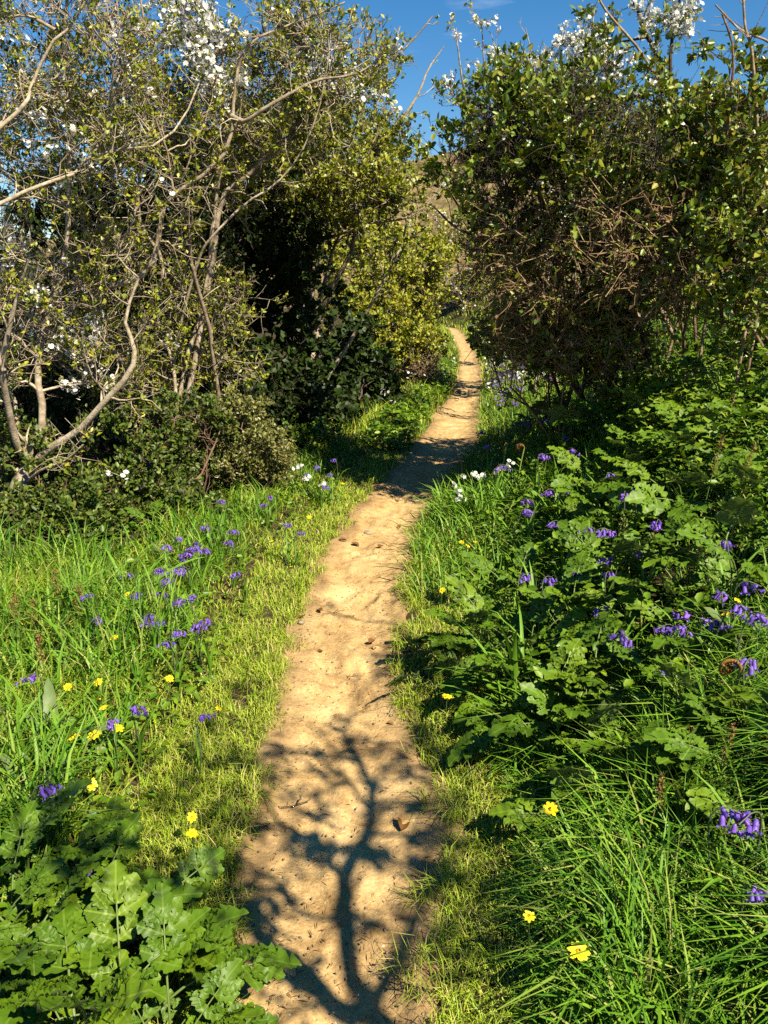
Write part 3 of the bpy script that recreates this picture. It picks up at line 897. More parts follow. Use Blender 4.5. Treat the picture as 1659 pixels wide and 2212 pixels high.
shrub('ivy_thicket', 'wall of dark glossy ivy in the shaded hollow of the left hedge', 'ivy', b2, 19,
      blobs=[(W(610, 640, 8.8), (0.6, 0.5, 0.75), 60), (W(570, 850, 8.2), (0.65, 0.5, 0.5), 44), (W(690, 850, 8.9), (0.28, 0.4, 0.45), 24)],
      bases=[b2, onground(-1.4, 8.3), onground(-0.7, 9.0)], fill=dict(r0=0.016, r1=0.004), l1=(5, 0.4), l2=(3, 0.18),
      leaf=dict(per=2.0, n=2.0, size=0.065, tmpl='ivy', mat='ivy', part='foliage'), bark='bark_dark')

# --- lit bushes further along on the left
b = onground(-0.35, 13.6)
shrub('hawthorn_bush', 'sunlit yellow-green hawthorn bush further along the left side', 'bush', b, 20,
      blobs=[(W(820, 600, 13.6), (1.0, 0.8, 0.8), 70), (W(790, 740, 12.8), (0.9, 0.5, 0.75), 60), (W(910, 610, 14.0), (0.45, 0.6, 0.65), 40), (W(880, 740, 13.4), (0.45, 0.4, 0.35), 24)],
      bases=[b, b + [-0.5, 0.2, 0]], fill=dict(r0=0.025, r1=0.006), l1=(5.5, 0.45), l2=(3.4, 0.2), leaf=dict(per=2.0, n=3.0, size=0.065, tmpl='diamond', mat='farleaf'), bark='bark', rtw=0.002)
b = onground(0.45, 13.4)
shrub('dry_shrub', 'brown half-dead shrub low beside the far bend of the path', 'shrub', b, 21,
      blobs=[(W(905, 790, 13.2), (0.36, 0.5, 0.35), 40)], bases=[b, b + [0.2, 0.4, 0]], fill=dict(r0=0.008, r1=0.003), l1=(8, 0.3), l2=(4, 0.13),
      leaf=dict(per=1.0, n=2, size=0.03, tmpl='diamond', mat='dead'), bark='bark_dead', rtw=0.002)
b = onground(-0.6, 12.0)
shrub('leafy_shrub', 'bright green leafy shrub below the hawthorn bush', 'shrub', b, 22,
      blobs=[(W(770, 800, 11.8), (0.5, 0.4, 0.4), 28)], bases=[b], fill=dict(r0=0.01, r1=0.003), l1=(7, 0.3), l2=(4, 0.14),
      leaf=dict(per=1.8, n=2.2, size=0.055, tmpl='ovate', mat='bramble'), bark='bark_brown', rtw=0.002)
b = onground(-2.2, 19)
shrub('far_hedge_bush', 'far olive-green bush rising behind the sunlit hawthorn bush', 'bush', b, 23,
      blobs=[(W(860, 545, 19), (1.3, 1.0, 0.5), 40), (W(740, 490, 20), (1.2, 1.0, 0.7), 40)], bases=[b, b + [1.5, 0, 0]], fill=dict(r0=0.03, r1=0.008), l1=(6, 0.6), l2=(3, 0.28),
      leaf=dict(per=1.6, n=2.5, size=0.09, tmpl='diamond', mat='farleaf'), bark='bark', rtw=0.003)
b = onground(3.6, 37)
shrub('blossom_bush', 'far bush grey-white with blossom where the path disappears', 'bush', b, 24,
      blobs=[(W(1010, 610, 36), (2.0, 1.4, 1.8), 60), (W(950, 520, 38), (2.2, 1.4, 1.5), 50), (W(1080, 560, 36), (1.8, 1.2, 1.6), 40)], bases=[b, b + [-2, 1, 0], b + [2, 0, 0]], fill=dict(r0=0.04, r1=0.012), l1=(5, 0.9), l2=(3, 0.4),
      leaf=dict(per=1.0, n=2, size=0.13, tmpl='diamond', mat='farleaf'), bark='bark_dead', rtw=0.006, blossom=dict(per=1.4, n=2, size=0.05, thr=0.1))

# --- right hedge
b = onground(1.68, 6.40)
RL = dict(per=1.5, n=2.4, size=0.046, tmpl='ovate', mat='shrubleaf')
shrub('honeysuckle_shrub', 'big dark green shrub bulging over the path from the right bank', 'shrub', b, 30,
      hand=[limb([(1240, 800, 6.32), (1215, 680, 6.24), (1200, 560, 6.08), (1120, 480, 5.92), (1020, 420, 5.84), (965, 390, 5.76)], 0.028, 0.006),
            limb([(1250, 800, 6.40), (1260, 620, 6.24), (1240, 480, 6.08), (1200, 330, 6.00), (1180, 180, 6.00)], 0.028, 0.006),
            limb([(1330, 530, 6.16), (1230, 512, 5.92), (1110, 520, 5.84), (1000, 500, 5.84), (930, 440, 5.92)], 0.018, 0.005)],
      blobs=[(W(1130, 380, 6.0), (0.55, 0.45, 0.42), 50), (W(1040, 330, 6.0), (0.30, 0.4, 0.34), 22), (W(1290, 310, 5.5), (0.52, 0.40, 0.46), 46), (W(1200, 230, 6.2), (0.5, 0.4, 0.25), 20)],
      bases=[b, onground(1.44, 6.56), onground(2.00, 6.40)], fill=dict(r0=0.016, r1=0.004), l1=(6, 0.46), l2=(3, 0.17), leaf=dict(RL, where=lambda P: vnoise(P[:, 0] * 2.6 + P[:, 2] * 1.9, P[:, 1] * 2.6 - P[:, 2] * 2.2, 41) > -0.30, per=1.7), bark='bark_dark',
      blossom=dict(per=0.9, n=2, size=0.016, thr=0.26))
b = onground(1.60, 6.88)
shrub('dead_bracken', 'tangle of dry brown bracken stalks under the big dark shrub', 'bracken', b, 31,
      blobs=[(W(1230, 560, 5.7), (0.6, 0.32, 0.46), 60), (W(1380, 560, 5.3), (0.45, 0.28, 0.42), 50), (W(1110, 540, 5.92), (0.4, 0.32, 0.24), 26), (W(1250, 720, 5.9), (0.6, 0.25, 0.25), 46), (W(1130, 700, 6.6), (0.3, 0.3, 0.25), 24)],
      bases=[b, onground(1.36, 6.40), onground(1.92, 6.08)], fill=dict(r0=0.008, r1=0.004), l1=(6, 0.42), l2=(2.5, 0.18), leaf=[dict(per=0.2, n=1.5, size=0.04, tmpl='diamond', mat='dead', part='foliage'), dict(per=0.35, n=2, size=0.04, tmpl='ovate', mat='shrubleaf', part='foliage')],
      bark='bark_bracken', up=-0.12, gnarl=0.22, rtw=0.002)
b = onground(1.75, 6.2)
shrub('bramble_patch', 'low leafy bramble filling the foot of the dry bracken', 'bramble', b, 311,
      blobs=[(W(1180, 740, 6.4), (0.45, 0.3, 0.22), 30), (W(1300, 700, 5.9), (0.4, 0.3, 0.22), 26), (W(1090, 720, 7.4), (0.35, 0.4, 0.25), 18)], bases=[b, onground(1.4, 6.8), onground(1.9, 5.8)],
      fill=dict(r0=0.006, r1=0.003, lift=0.6), l1=(6, 0.26), l2=(3, 0.12), leaf=dict(per=1.7, n=2.2, size=0.045, tmpl='ovate', mat='shrubleaf'), bark='bark_brown')
b = onground(2.6, 5.4)
shrub('bramble_hedge', 'leafy mixed bramble hedge on top of the bank at the right edge', 'hedge', b, 32,
      hand=[limb([(1560, 700, 5.3), (1555, 560, 5.3), (1590, 420, 5.2), (1570, 300, 5.1), (1585, 120, 5.0), (1560, 30, 5.0)], 0.013, 0.005)],
      blobs=[(W(1540, 400, 5.6), (0.55, 0.5, 0.5), 56), (W(1600, 560, 5.0), (0.4, 0.4, 0.4), 36), (W(1440, 300, 6.2), (0.5, 0.5, 0.35), 30), (W(1590, 230, 5.2), (0.22, 0.3, 0.35), 10)],
      bases=[b, onground(2.9, 5.0), onground(2.3, 6.0)], fill=dict(r0=0.010, r1=0.003), l1=(6, 0.34), l2=(3.2, 0.14), leaf=dict(RL, per=1.4, size=0.045), bark='bark_brown')
b = onground(3.0, 6.8)
shrub('thicket_shrub', 'dull green shrub with brown stems behind the right bramble hedge', 'shrub', b, 33,
      blobs=[(W(1480, 430, 6.8), (0.8, 0.5, 0.6), 54), (W(1400, 560, 6.8), (0.6, 0.4, 0.5), 34)], bases=[b, onground(2.4, 6.8)],
      fill=dict(r0=0.014, r1=0.004), l1=(6, 0.4), l2=(3, 0.17), leaf=dict(RL, per=1.1), bark='bark_dead')
b = onground(1.7, 9.8)
shrub('blackthorn_bush', 'blackthorn with upright blossoming spires against the blue sky', 'bush', b, 34,
      hand=[limb([(1130, 600, 9.6), (1100, 420, 9.5), (1075, 300, 9.4), (1050, 180, 9.3), (1040, 40, 9.2)], 0.022, 0.005),
            limb([(1120, 500, 9.5), (1060, 340, 9.4), (1010, 230, 9.3), (990, 110, 9.2), (985, 60, 9.2)], 0.018, 0.004),
            limb([(1150, 450, 9.5), (1150, 300, 9.4), (1090, 170, 9.3), (1060, 70, 9.2)], 0.018, 0.004),
            limb([(1180, 420, 9.5), (1210, 250, 9.4), (1160, 150, 9.3), (1135, 60, 9.2)], 0.018, 0.004),
            limb([(1200, 420, 9.5), (1265, 220, 9.3), (1275, 100, 9.2), (1285, 10, 9.2)], 0.018, 0.005)],
      blobs=[(W(1080, 260, 9.4), (0.55, 0.4, 0.5), 26), (W(1230, 180, 9.3), (0.5, 0.4, 0.45), 26)], bases=[b, b + [0.4, 0, 0]], fill=dict(r0=0.014, r1=0.004, wob=0.06),
      l1=(8, 0.38), l2=(3.5, 0.13), up=0.45, gnarl=0.15, leaf=dict(HAW, per=0.9, size=0.036), bark='bark', blossom=dict(per=2.2, n=3, size=0.018, thr=0.05), rtw=0.0018)
b = onground(3.1, 7.6)

hand = [limb([(1405, 640, 7.2), (1420, 420, 7.0), (1425, 300, 7.0), (1450, 215, 6.9), (1448, 180, 6.9), (1415, 110, 6.8), (1385, 50, 6.7), (1370, -20, 6.7)], 0.030, 0.012),
        limb([(1448, 185, 6.9), (1450, 100, 6.9), (1470, -10, 6.9)], 0.016, 0.010),
        limb([(1400, 80, 6.8), (1330, 90, 6.7), (1290, 70, 6.7)], 0.010, 0.004),
        limb([(1395, 60, 6.7), (1440, 40, 6.7), (1470, 60, 6.7)], 0.010, 0.004)]
shrub('crooked_blackthorn', 'crooked dark blackthorn snag with blossom above the right hedge', 'tree', b, 35, hand=hand, l1=(12, 0.3), l2=(5, 0.1), leaf=dict(HAW, per=0.7),
      bark='bark_dark', blossom=dict(per=1.6, n=2.5, size=0.017, thr=0.0), l1t0=0.5,
      extra=None)
for (k, (pts, r0, r1, lab)) in enumerate([
        ([(1545, 360, 5.6), (1500, 290, 5.6), (1420, 170, 5.6), (1375, 100, 5.6), (1310, 25, 5.6), (1285, -25, 5.6)], 0.011, 0.006, 'long tan dead stalk slanting up left across the blue sky'),
        ([(1640, 330, 5.0), (1625, 120, 5.0), (1610, 60, 5.0), (1605, -20, 5.0)], 0.009, 0.006, 'bare pinkish upright stalk in the top right corner'),
        ([(1690, 110, 5.0), (1650, 85, 5.0), (1600, 65, 5.0), (1545, 10, 5.0)], 0.008, 0.004, 'thin grey bare stalk crossing the top right corner')]):
    P, R = limb(pts, r0, r1, 16)
    g0 = P[0].copy(); g0[2] = float(H(g0[0], g0[1]))
    P = np.vstack([resample([g0, g0 * 0.4 + P[0] * 0.6 + [0.05, 0, 0], P[0]], 6)[:-1], P])
    R = np.concatenate([np.full(5, r0), R])
    rg = np.random.default_rng(900 + k)
    C, CR = children(rg, P[None], R[None], 3, 0.22, 4, t0=0.55, up=0.2, gnarl=0.1)
    V, F = merge([tubes(P[None], R[None], 6)])
    e = empty('dead_stalk', g0, lab, 'dead stalk')
    link('stem', mk_mesh('stem', V - g0, F, M['bark_dead'], True), e)
    if len(C):
        V, F = tubes(C, CR, 4)
        link('side_twigs', mk_mesh('side_twigs', V - g0, F, M['bark_dead'], True), e, kind='stuff')
# far right bank shrubs
b = onground(3.2, 12.5)
shrub('bank_shrub', 'shadowy shrub on the bank behind the big dark shrub', 'shrub', b, 36,
      blobs=[(W(1150, 640, 12), (0.8, 0.8, 0.7), 50), (W(1200, 480, 12.5), (1.0, 0.7, 0.8), 40)], bases=[b, b + [-0.6, 0.5, 0]], fill=dict(r0=0.02, r1=0.005), l1=(5, 0.45), l2=(3, 0.2),
      leaf=dict(per=1.1, n=2.3, size=0.065, tmpl='diamond', mat='farleaf'), bark='bark_dark', rtw=0.002)
b = onground(3.6, 17)
shrub('bank_shrub', 'brownish blossom-flecked shrub on the bank beyond the shadows', 'shrub', b, 37,
      blobs=[(W(1060, 620, 17), (0.8, 0.9, 0.55), 44)], bases=[b, b + [-0.8, 0, 0]], fill=dict(r0=0.02, r1=0.005), l1=(5, 0.45), l2=(3, 0.2),
      leaf=dict(per=0.8, n=2, size=0.06, tmpl='diamond', mat='dead'), bark='bark_dead', rtw=0.002, blossom=dict(per=1.4, n=2, size=0.025, thr=0.1))

# --- the tree behind the photographer that throws its shadow on the path
def from_shadow(x, y, h):
    g = hit(x, y, 0.0)
    return g + S_DIR * (h / S_DIR[2])


def sh(pts, r0, r1, n=14):
    return resample([from_shadow(*p) for p in pts], n), np.linspace(r0, r1, n)


tb = onground(1.9, -1.0)
p0 = from_shadow(790, 2200, 2.3)
hand = [
    (resample([tb, tb * 0.5 + p0 * 0.5 + [0.10, 0.05, 0.1], p0], 12), np.linspace(0.06, 0.034, 12)),
    sh([(790, 2200, 2.3), (745, 2110, 2.45), (725, 1990, 2.6), (738, 1890, 2.75), (778, 1815, 2.9), (793, 1760, 3.0), (785, 1710, 3.1), (752, 1640, 3.2), (735, 1590, 3.25)], 0.031, 0.013, 20),
    sh([(770, 2212, 2.3), (690, 2165, 2.35), (625, 2090, 2.4), (560, 2050, 2.5), (505, 1960, 2.6), (470, 1860, 2.7)], 0.034, 0.018),
    sh([(790, 2190, 2.35), (820, 2110, 2.5), (850, 2040, 2.6), (880, 1960, 2.7), (905, 1890, 2.8)], 0.020, 0.011),
    sh([(778, 1815, 2.9), (870, 1815, 2.95), (960, 1795, 3.0), (1020, 1760, 3.1)], 0.011, 0.006),
    sh([(793, 1760, 3.0), (805, 1690, 3.1), (855, 1640, 3.2), (890, 1600, 3.25)], 0.011, 0.006),
    sh([(760, 1850, 2.8), (680, 1830, 2.85), (600, 1800, 2.9), (520, 1790, 3.0)], 0.014, 0.008),
    sh([(770, 1740, 3.05), (700, 1670, 3.1), (640, 1640, 3.1), (560, 1640, 3.15)], 0.011, 0.006),
    sh([(600, 1800, 2.9), (560, 1730, 2.95), (545, 1660, 3.0)], 0.011, 0.006),
    sh([(725, 1990, 2.6), (640, 1980, 2.7), (560, 1900, 2.8), (500, 1890, 2.8)], 0.011, 0.008),
    sh([(670, 2150, 2.4), (560, 2100, 2.45), (400, 1990, 2.55), (250, 1930, 2.65), (120, 1860, 2.75)], 0.022, 0.011),
    sh([(735, 1590, 3.25), (790, 1480, 3.5), (860, 1445, 3.6), (930, 1440, 3.7)], 0.008, 0.006),
    sh([(890, 1600, 3.25), (860, 1370, 3.8), (780, 1350, 3.9), (700, 1330, 3.9)], 0.008, 0.008),
]

def shadow_tree():
    rng = np.random.default_rng(40)
    root = empty('hawthorn_sapling', tb, 'young hawthorn behind the viewpoint, seen by its branched shadow on the path', 'tree')
    V, F = merge([tubes(P[None], R[None], 7) for P, R in hand])
    link('trunk', mk_mesh('trunk', V - tb, F, M['bark'], True), root)
    LP = np.stack([resample(P, 12) for P, R in hand[1:]])
    LR = np.stack([np.interp(np.linspace(0, 1, 12), np.linspace(0, 1, len(R)), R) for P, R in hand[1:]])
    C, CR = children(rng, LP, LR, 7.5, 0.27, 6, spread=1.0, up=0.1, t0=0.2, rmin=0.003)
    V, F = tubes(C, CR, 4)
    link('branches', mk_mesh('branches', V - tb, F, M['bark'], True), root, kind='stuff')
    C = C[rng.random(len(C)) < 0.75]
    V, F = leaf_clusters(rng, C, 1.2, 5.0, 0.045, leaf_tmpl('ovate'), t0=0.5, jitter=0.022)
    # tight leaf bunches
    bl = [(735, 1585, 3.25), (740, 1625, 3.2), (640, 1745, 2.95), (665, 1760, 2.95), (862, 1690, 3.1), (530, 2000, 2.6), (620, 2100, 2.45), (690, 1690, 3.05), (545, 1660, 3.0), (505, 1900, 2.75),
          (610, 1830, 2.85), (560, 1950, 2.7), (905, 1890, 2.8), (885, 2000, 2.7), (600, 1640, 3.1), (810, 1640, 3.2), (690, 1840, 2.8), (300, 1960, 2.6), (180, 1880, 2.7), (120, 1850, 2.7), (380, 1990, 2.55), (590, 2180, 2.3), (1040, 2060, 2.5), (250, 1850, 2.7), (60, 1800, 2.8), (330, 1900, 2.6), (120, 1950, 2.65), (40, 1890, 2.7), (210, 1800, 2.75), (420, 1930, 2.6), (470, 1840, 2.7), (900, 1800, 3.0), (950, 1760, 3.0), (980, 1830, 2.9), (450, 1560, 3.1), (500, 1650, 3.0), (400, 1700, 2.9), (525, 1490, 3.2), (350, 1750, 2.85), (480, 1760, 2.85), (430, 1640, 3.0), (950, 1650, 3.1), (1000, 1900, 2.8), (930, 2100, 2.5), (1010, 2000, 2.65), (300, 1660, 2.9), (940, 1480, 3.4)]
    B = np.stack([from_shadow(*p) for p in bl])
    pos = np.repeat(B, 34, 0) + rng.normal(size=(len(B) * 34, 3)) * 0.042
    V2, F2 = place(leaf_tmpl('ovate'), pos, rng.normal(size=pos.shape), nrm(rng.normal(size=pos.shape) * 0.5 + S_DIR), rng.uniform(0.025, 0.045, len(pos)))
    V, F = merge([(V, F), (V2, F2)])
    link('crown', mk_mesh('crown', V - tb, F, M['hawthorn']), root, kind='stuff')


shadow_tree()

# ------------------------------------------------------------------ grass
def blades(rng, X, Y, length, width, lean, leandir=None, zoff=-0.01, curl=1.0, nseg=3):
    """grass blades: (N) positions -> strips of nseg quads, the last a triangle"""
    N = len(X)
    Z = H(X, Y) + zoff
    base = np.stack([X, Y, Z], 1)
    a = rng.uniform(0, 2 * PI, N)
    d = np.stack([np.cos(a), np.sin(a), np.zeros(N)], 1)
    if leandir is not None:
        d = nrm(d + leandir)
    ld = lean * rng.uniform(0.2, 1.6, N)
    tw = rng.normal(0, 0.6, N)
    side0 = np.stack([-d[:, 1], d[:, 0], np.zeros(N)], 1)
    side = nrm(side0 * np.cos(tw)[:, None] + d * np.sin(tw)[:, None])
    V = []
    for j in range(nseg + 1):
        s = j / nseg
        ang = ld * (0.35 * s + 0.65 * curl * s * s)
        p = base + (d * (np.sin(ang) * s * length)[:, None] + np.array([0, 0, 1.0]) * (np.cos(ang * 0.9) * s * length)[:, None])
        if j < nseg:
            w = (width * (1.0 - 0.55 * s * s) * (0.6 + 0.4 * min(1, s * 3)))[:, None] * 0.5
            V.append(p - side * w); V.append(p + side * w)
        else:
            V.append(p)
    V = np.stack(V, 1)
    k = 2 * nseg + 1
    off = (np.arange(N) * k)[:, None]
    q = np.concatenate([off + np.array([[2 * j, 2 * j + 1, 2 * j + 3, 2 * j + 2]]) for j in range(nseg - 1)], 0)
    t = off + np.array([[2 * nseg - 2, 2 * nseg - 1, 2 * nseg]])
    return V.reshape(-1, 3), [q, t]


def in_view(X, Y, m=0.26):
    return (np.abs(X) < (0.50 + m) * (Y + 0.5)) & (Y > 1.15)


def scatter(rng, n, ymin, ymax, side, umin, umax, pw=1.0):
    """n points beside the path: denser close to the camera; u = distance from the path edge"""
    Y = ymin * (ymax / ymin) ** rng.random(n)
    u = umin + (umax - umin) * rng.random(n) ** pw
    X = path_l(Y) - u if side == 'l' else path_r(Y) + u
    k = in_view(X, Y)
    return X[k], Y[k], u[k]


rng = np.random.default_rng(77)


def hedge_x(Y):
    return np.interp(Y, [3.6, 4.1, 4.5, 5.2, 6.5, 7.4, 8.2, 12], [-9, -2.1, -1.5, -1.2, -0.95, -0.7, -0.5, -0.3])


def grass_object(name, label, sets, mat):
    V, F = merge(sets)
    link(name, mk_mesh(name, V, F, M[mat]), kind='stuff', label=label, category='grass')


# left verge
X, Y, u = scatter(rng, 34000, 1.5, 9.5, 'l', -0.03, 1.5, 1.0)
k = X > hedge_x(Y); X, Y, u = X[k], Y[k], u[k]
clump = 0.75 + 0.9 * vnoise(X * 4, Y * 4, 51)
ln = (0.045 + 0.15 * sstep(0.1, 0.9, u)) * np.clip(clump, 0.4, 1.6) * rng.uniform(0.5, 1.4, len(X))
g1 = blades(rng, X, Y, ln, np.interp(Y, [1.5, 9], [0.0032, 0.007]) * rng.uniform(0.7, 1.5, len(X)), np.full(len(X), 1.0), leandir=np.array([0.35, 0, 0]))
X, Y, u = scatter(rng, 12000, 1.5, 7.0, 'l', 0.45, 1.7)
k = X > hedge_x(Y) + 0.1; X, Y, u = X[k], Y[k], u[k]
g2 = blades(rng, X, Y, rng.uniform(0.12, 0.34, len(X)) * np.clip(0.8 + vnoise(X * 3, Y * 3, 8), 0.3, 1.5), rng.uniform(0.005, 0.011, len(X)), np.full(len(X), 0.7))
grass_object('grass', 'bright sunlit grass on the left verge', [g1], 'grass')
grass_object('grass', 'taller broad lush blades towards the hedge on the left verge', [g2], 'grass_lush')
# trodden turf along both path edges
sets = []
for side, w, n in (('l', 0.32, 24000), ('r', 0.50, 34000)):
    X, Y, u = scatter(rng, n, 1.3, 8.0, side, -0.05, w, 1.1)
    pn = vnoise(X * 7, Y * 7, 61) + 0.5 * vnoise(X * 19, Y * 19, 62)
    k = (pn > -0.24 - 0.4 * (Y < 2.3) * (u > 0.02) + np.where(u < 0.03, 0.26, 0) - (0.10 if side == 'l' else 0.0)) & ~((Y < 2.6) & (u < 0.0))
    X, Y, u = X[k], Y[k], u[k]
    sets.append(blades(rng, X, Y, rng.uniform(0.02, 0.07, len(X)), np.interp(Y, [1.3, 8], [0.0026, 0.006]) * rng.uniform(0.8, 1.3, len(X)), np.full(len(X), 1.25), nseg=2, zoff=0.0))
for side, n in (('l', 60), ('r', 60)):
    cy = 1.4 * (7.0 / 1.4) ** rng.random(n)
    cu = 0.04 - 0.10 * rng.random(n) ** 1.6
    cx = path_l(cy) - cu if side == 'l' else path_r(cy) + cu
    m = rng.integers(12, 55, n)
    c = np.repeat(np.arange(n), m)
    X = cx[c] + rng.normal(0, 0.02, len(c)); Y = cy[c] + rng.normal(0, 0.025, len(c))
    inward = np.array([0.5 if side == 'l' else -0.5, 0, 0])
    sets.append(blades(rng, X, Y, rng.uniform(0.03, 0.11, len(X)), np.interp(Y, [1.3, 8], [0.0028, 0.006]), np.full(len(X), 1.15), leandir=inward, nseg=2, zoff=0.02))
grass_object('grass', 'short yellowed trodden turf along both edges of the path', sets, 'turf')
# right verge: long lush blades
X, Y, u = scatter(rng, 26000, 1.3, 5.0, 'r', 0.22, 1.9)
dens = np.interp(Y, [2.3, 2.9], [1.0, 0.28])
k = rng.random(len(X)) < dens
X, Y, u = X[k], Y[k], u[k]
ln = np.where(Y < 2.6, 0.30, 0.17) * sstep(0.1, 0.6, u + 0.06) * rng.uniform(0.5, 1.35, len(X)) * np.clip(0.9 + vnoise(X * 4, Y * 4, 8), 0.4, 1.5)
g1 = blades(rng, X, Y, ln, rng.uniform(0.0045, 0.010, len(X)), np.full(len(X), 1.0), leandir=np.array([-0.55, 0.1, 0]))
X, Y, u = scatter(rng, 11000, 4.0, 12.0, 'r', 0.0, 2.2)
g2 = blades(rng, X, Y, rng.uniform(0.1, 0.3, len(X)), rng.uniform(0.006, 0.011, len(X)), np.full(len(X), 0.9), leandir=np.array([-0.4, 0, 0]))
grass_object('grass', 'long lush green grass on the right bank', [g1, g2], 'grass_lush')
# far verges
sets = []
for side in 'lr':
    X, Y, u = scatter(rng, 9000, 8.5, 36.0, side, -0.02, 1.6 if side == 'l' else 2.6)
    sets.append(blades(rng, X, Y, rng.uniform(0.10, 0.28, len(X)), np.interp(Y, [8, 36], [0.010, 0.028]), np.full(len(X), 0.9), nseg=2))
grass_object('grass', 'sunlit grass edging the far bend of the path', sets, 'grass')

# small broad-leaved ground plants mixed through the verges
def ground_herbs(rng, X, Y, nleaf, size, hmax, tmpl='ovate'):
    n = rng.poisson(nleaf, len(X)) + 2
    c = np.repeat(np.arange(len(X)), n)
    px = X[c] + rng.normal(0, 0.025, len(c)); py = Y[c] + rng.normal(0, 0.025, len(c))
    pz = H(px, py) + rng.uniform(0.01, 1, len(c)) * (hmax[c] if np.ndim(hmax) else hmax)
    a = rng.uniform(0, 2 * PI, len(c))
    fwd = np.stack([np.cos(a), np.sin(a), rng.normal(0.1, 0.35, len(c))], 1)
    nor = nrm(rng.normal(size=(len(c), 3)) * 0.4 + np.array([0, 0, 1.0]))
    return place(leaf_tmpl(tmpl), np.stack([px, py, pz], 1), fwd, nor, size * rng.uniform(0.5, 1.4, len(c)))


X, Y, u = scatter(rng, 1300, 1.6, 9.0, 'l', 0.25, 1.6)
hb = [ground_herbs(rng, X, Y, 4, 0.035, 0.10)]
X, Y, u = scatter(rng, 2300, 2.2, 11.0, 'r', 0.30, 3.0)
k = vnoise(X * 2.2, Y * 2.2, 33) > -0.12; X, Y, u = X[k], Y[k], u[k]
hb.append(ground_herbs(rng, X, Y, 6, 0.045, np.interp(u, [0, 0.6, 3], [0.05, 0.22, 0.40])))
X, Y, u = scatter(rng, 500, 8.0, 18.0, 'l', 0.05, 0.5)
hb.append(ground_herbs(rng, X, Y, 6, 0.06, 0.18))
V, F = merge(hb)
link('undergrowth', mk_mesh('undergrowth', V, F, M['herb']), kind='stuff', label='low broad-leaved ground plants mixed through the verges', category='undergrowth')
X, Y, u = scatter(rng, 2200, 3.4, 9.0, 'r', 1.1, 3.2)
k = vnoise(X * 1.7, Y * 1.7, 35) > 0.02; X, Y, u = X[k], Y[k], u[k]
V, F = ground_herbs(rng, X, Y, 5, 0.055, 0.45, 'lobed')
link('undergrowth', mk_mesh('undergrowth', V, F, M['bramble']), kind='stuff', label='knee-high leafy undergrowth covering the top of the right bank', category='undergrowth')

# ------------------------------------------------------------------ hogweed
def hog_leaf(rng):
    """one large lobed, toothed leaf: terminal leaflet of three lobes and two side pairs, on a stalk"""
    Vs, Fs, UV, off = [], [], [], 0

    def lobe(o, ang, L, Wd, teeth):
        nonlocal off
        n = 17
        t = np.linspace(0, 1, n)
        prof = 2.05 * t ** 0.65 * (1 - t) ** 0.72
        ca, sa = math.cos(ang), math.sin(ang)
        rows = []
        for sd in (-1, 0, 1):
            if sd == 0:
                w = np.zeros(n)
            else:
                saw = 1.18 - 0.5 * ((t * teeth + rng.uniform(0, 1)) % 1.0)
                w = sd * Wd * (prof * saw * rng.uniform(0.88, 1.12) + 0.03)
                w[-1] = 0.0
            # teeth sweep forward
            x = t * L + np.abs(w) * 0.35
            y = w
            z = 0.30 * np.abs(w) - 0.22 * (t * L) ** 2 + 0.02 * rng.normal(size=n) * (np.abs(w) > 0)
            rows.append(np.stack([o[0] + ca * x - sa * y, o[1] + sa * x + ca * y, o[2] + z], 1))
            UV.append(np.stack([w / max(Wd, 1e-6) * 0.5, t], 1))
        Vs.append(np.concatenate(rows))
        i = np.arange(n - 1)
        for a in (0, 1):
            Fs.append(np.stack([off + a * n + i, off + a * n + i + 1, off + (a + 1) * n + i + 1, off + (a + 1) * n + i], 1))
        off += 3 * n
    # terminal
    o = np.array([0.55, 0, 0.0])
    lobe(o, 0, 0.52, 0.17, 4)
    lobe(o, 0.75 + rng.normal(0, 0.06), 0.40, 0.13, 3.5)
    lobe(o, -0.75 + rng.normal(0, 0.06), 0.40, 0.13, 3.5)
    for (px, L) in ((0.42, 0.40), (0.14, 0.36)):
        for s in (-1, 1):
            lobe(np.array([px, 0, 0.0]), s * (1.05 + rng.normal(0, 0.08)), L, 0.14, 3.5)
            lobe(np.array([px, 0, 0.005]) + np.array([0.10, s * 0.10, 0.01]), s * (0.55 + rng.normal(0, 0.1)), L * 0.62, 0.10, 3)
    nleaf = sum(len(f) for f in Fs)
    V = np.concatenate(Vs)
    # overall droop
    V[:, 2] -= 0.16 * np.clip(V[:, 0], 0, 2) ** 2
    V[:, 2] += 0.03 * np.sin(V[:, 0] * 9 + rng.uniform(0, 6)) * np.sin(V[:, 1] * 8 + rng.uniform(0, 6))
    rx = np.linspace(-0.9, 0.6, 8)
    P = np.stack([rx, np.zeros(8), np.where(rx < 0, -0.55 * (-rx) ** 1.6, -0.16 * np.clip(rx, 0, 2) ** 2) - 0.006], 1)
    tV, tF = tubes(P[None], np.linspace(0.022, 0.010, 8)[None], 5)
    F = np.concatenate(Fs)
    Vall = np.concatenate([V, tV])
    Fall = np.concatenate([F, tF + len(V)])
    uv = np.concatenate([np.concatenate(UV), np.full((len(tV), 2), 0.5)])
    mi = np.concatenate([np.zeros(len(F), int), np.ones(len(tF), int)])
    # origin at the foot of the stalk
    Vall = Vall - P[0]
    return mk_mesh('hogweed_leaf', Vall, Fall, [M['hogweed'], M['hogstalk']], True, mi, uv)


rng = np.random.default_rng(5)
HOG = [hog_leaf(rng) for _ in range(7)]


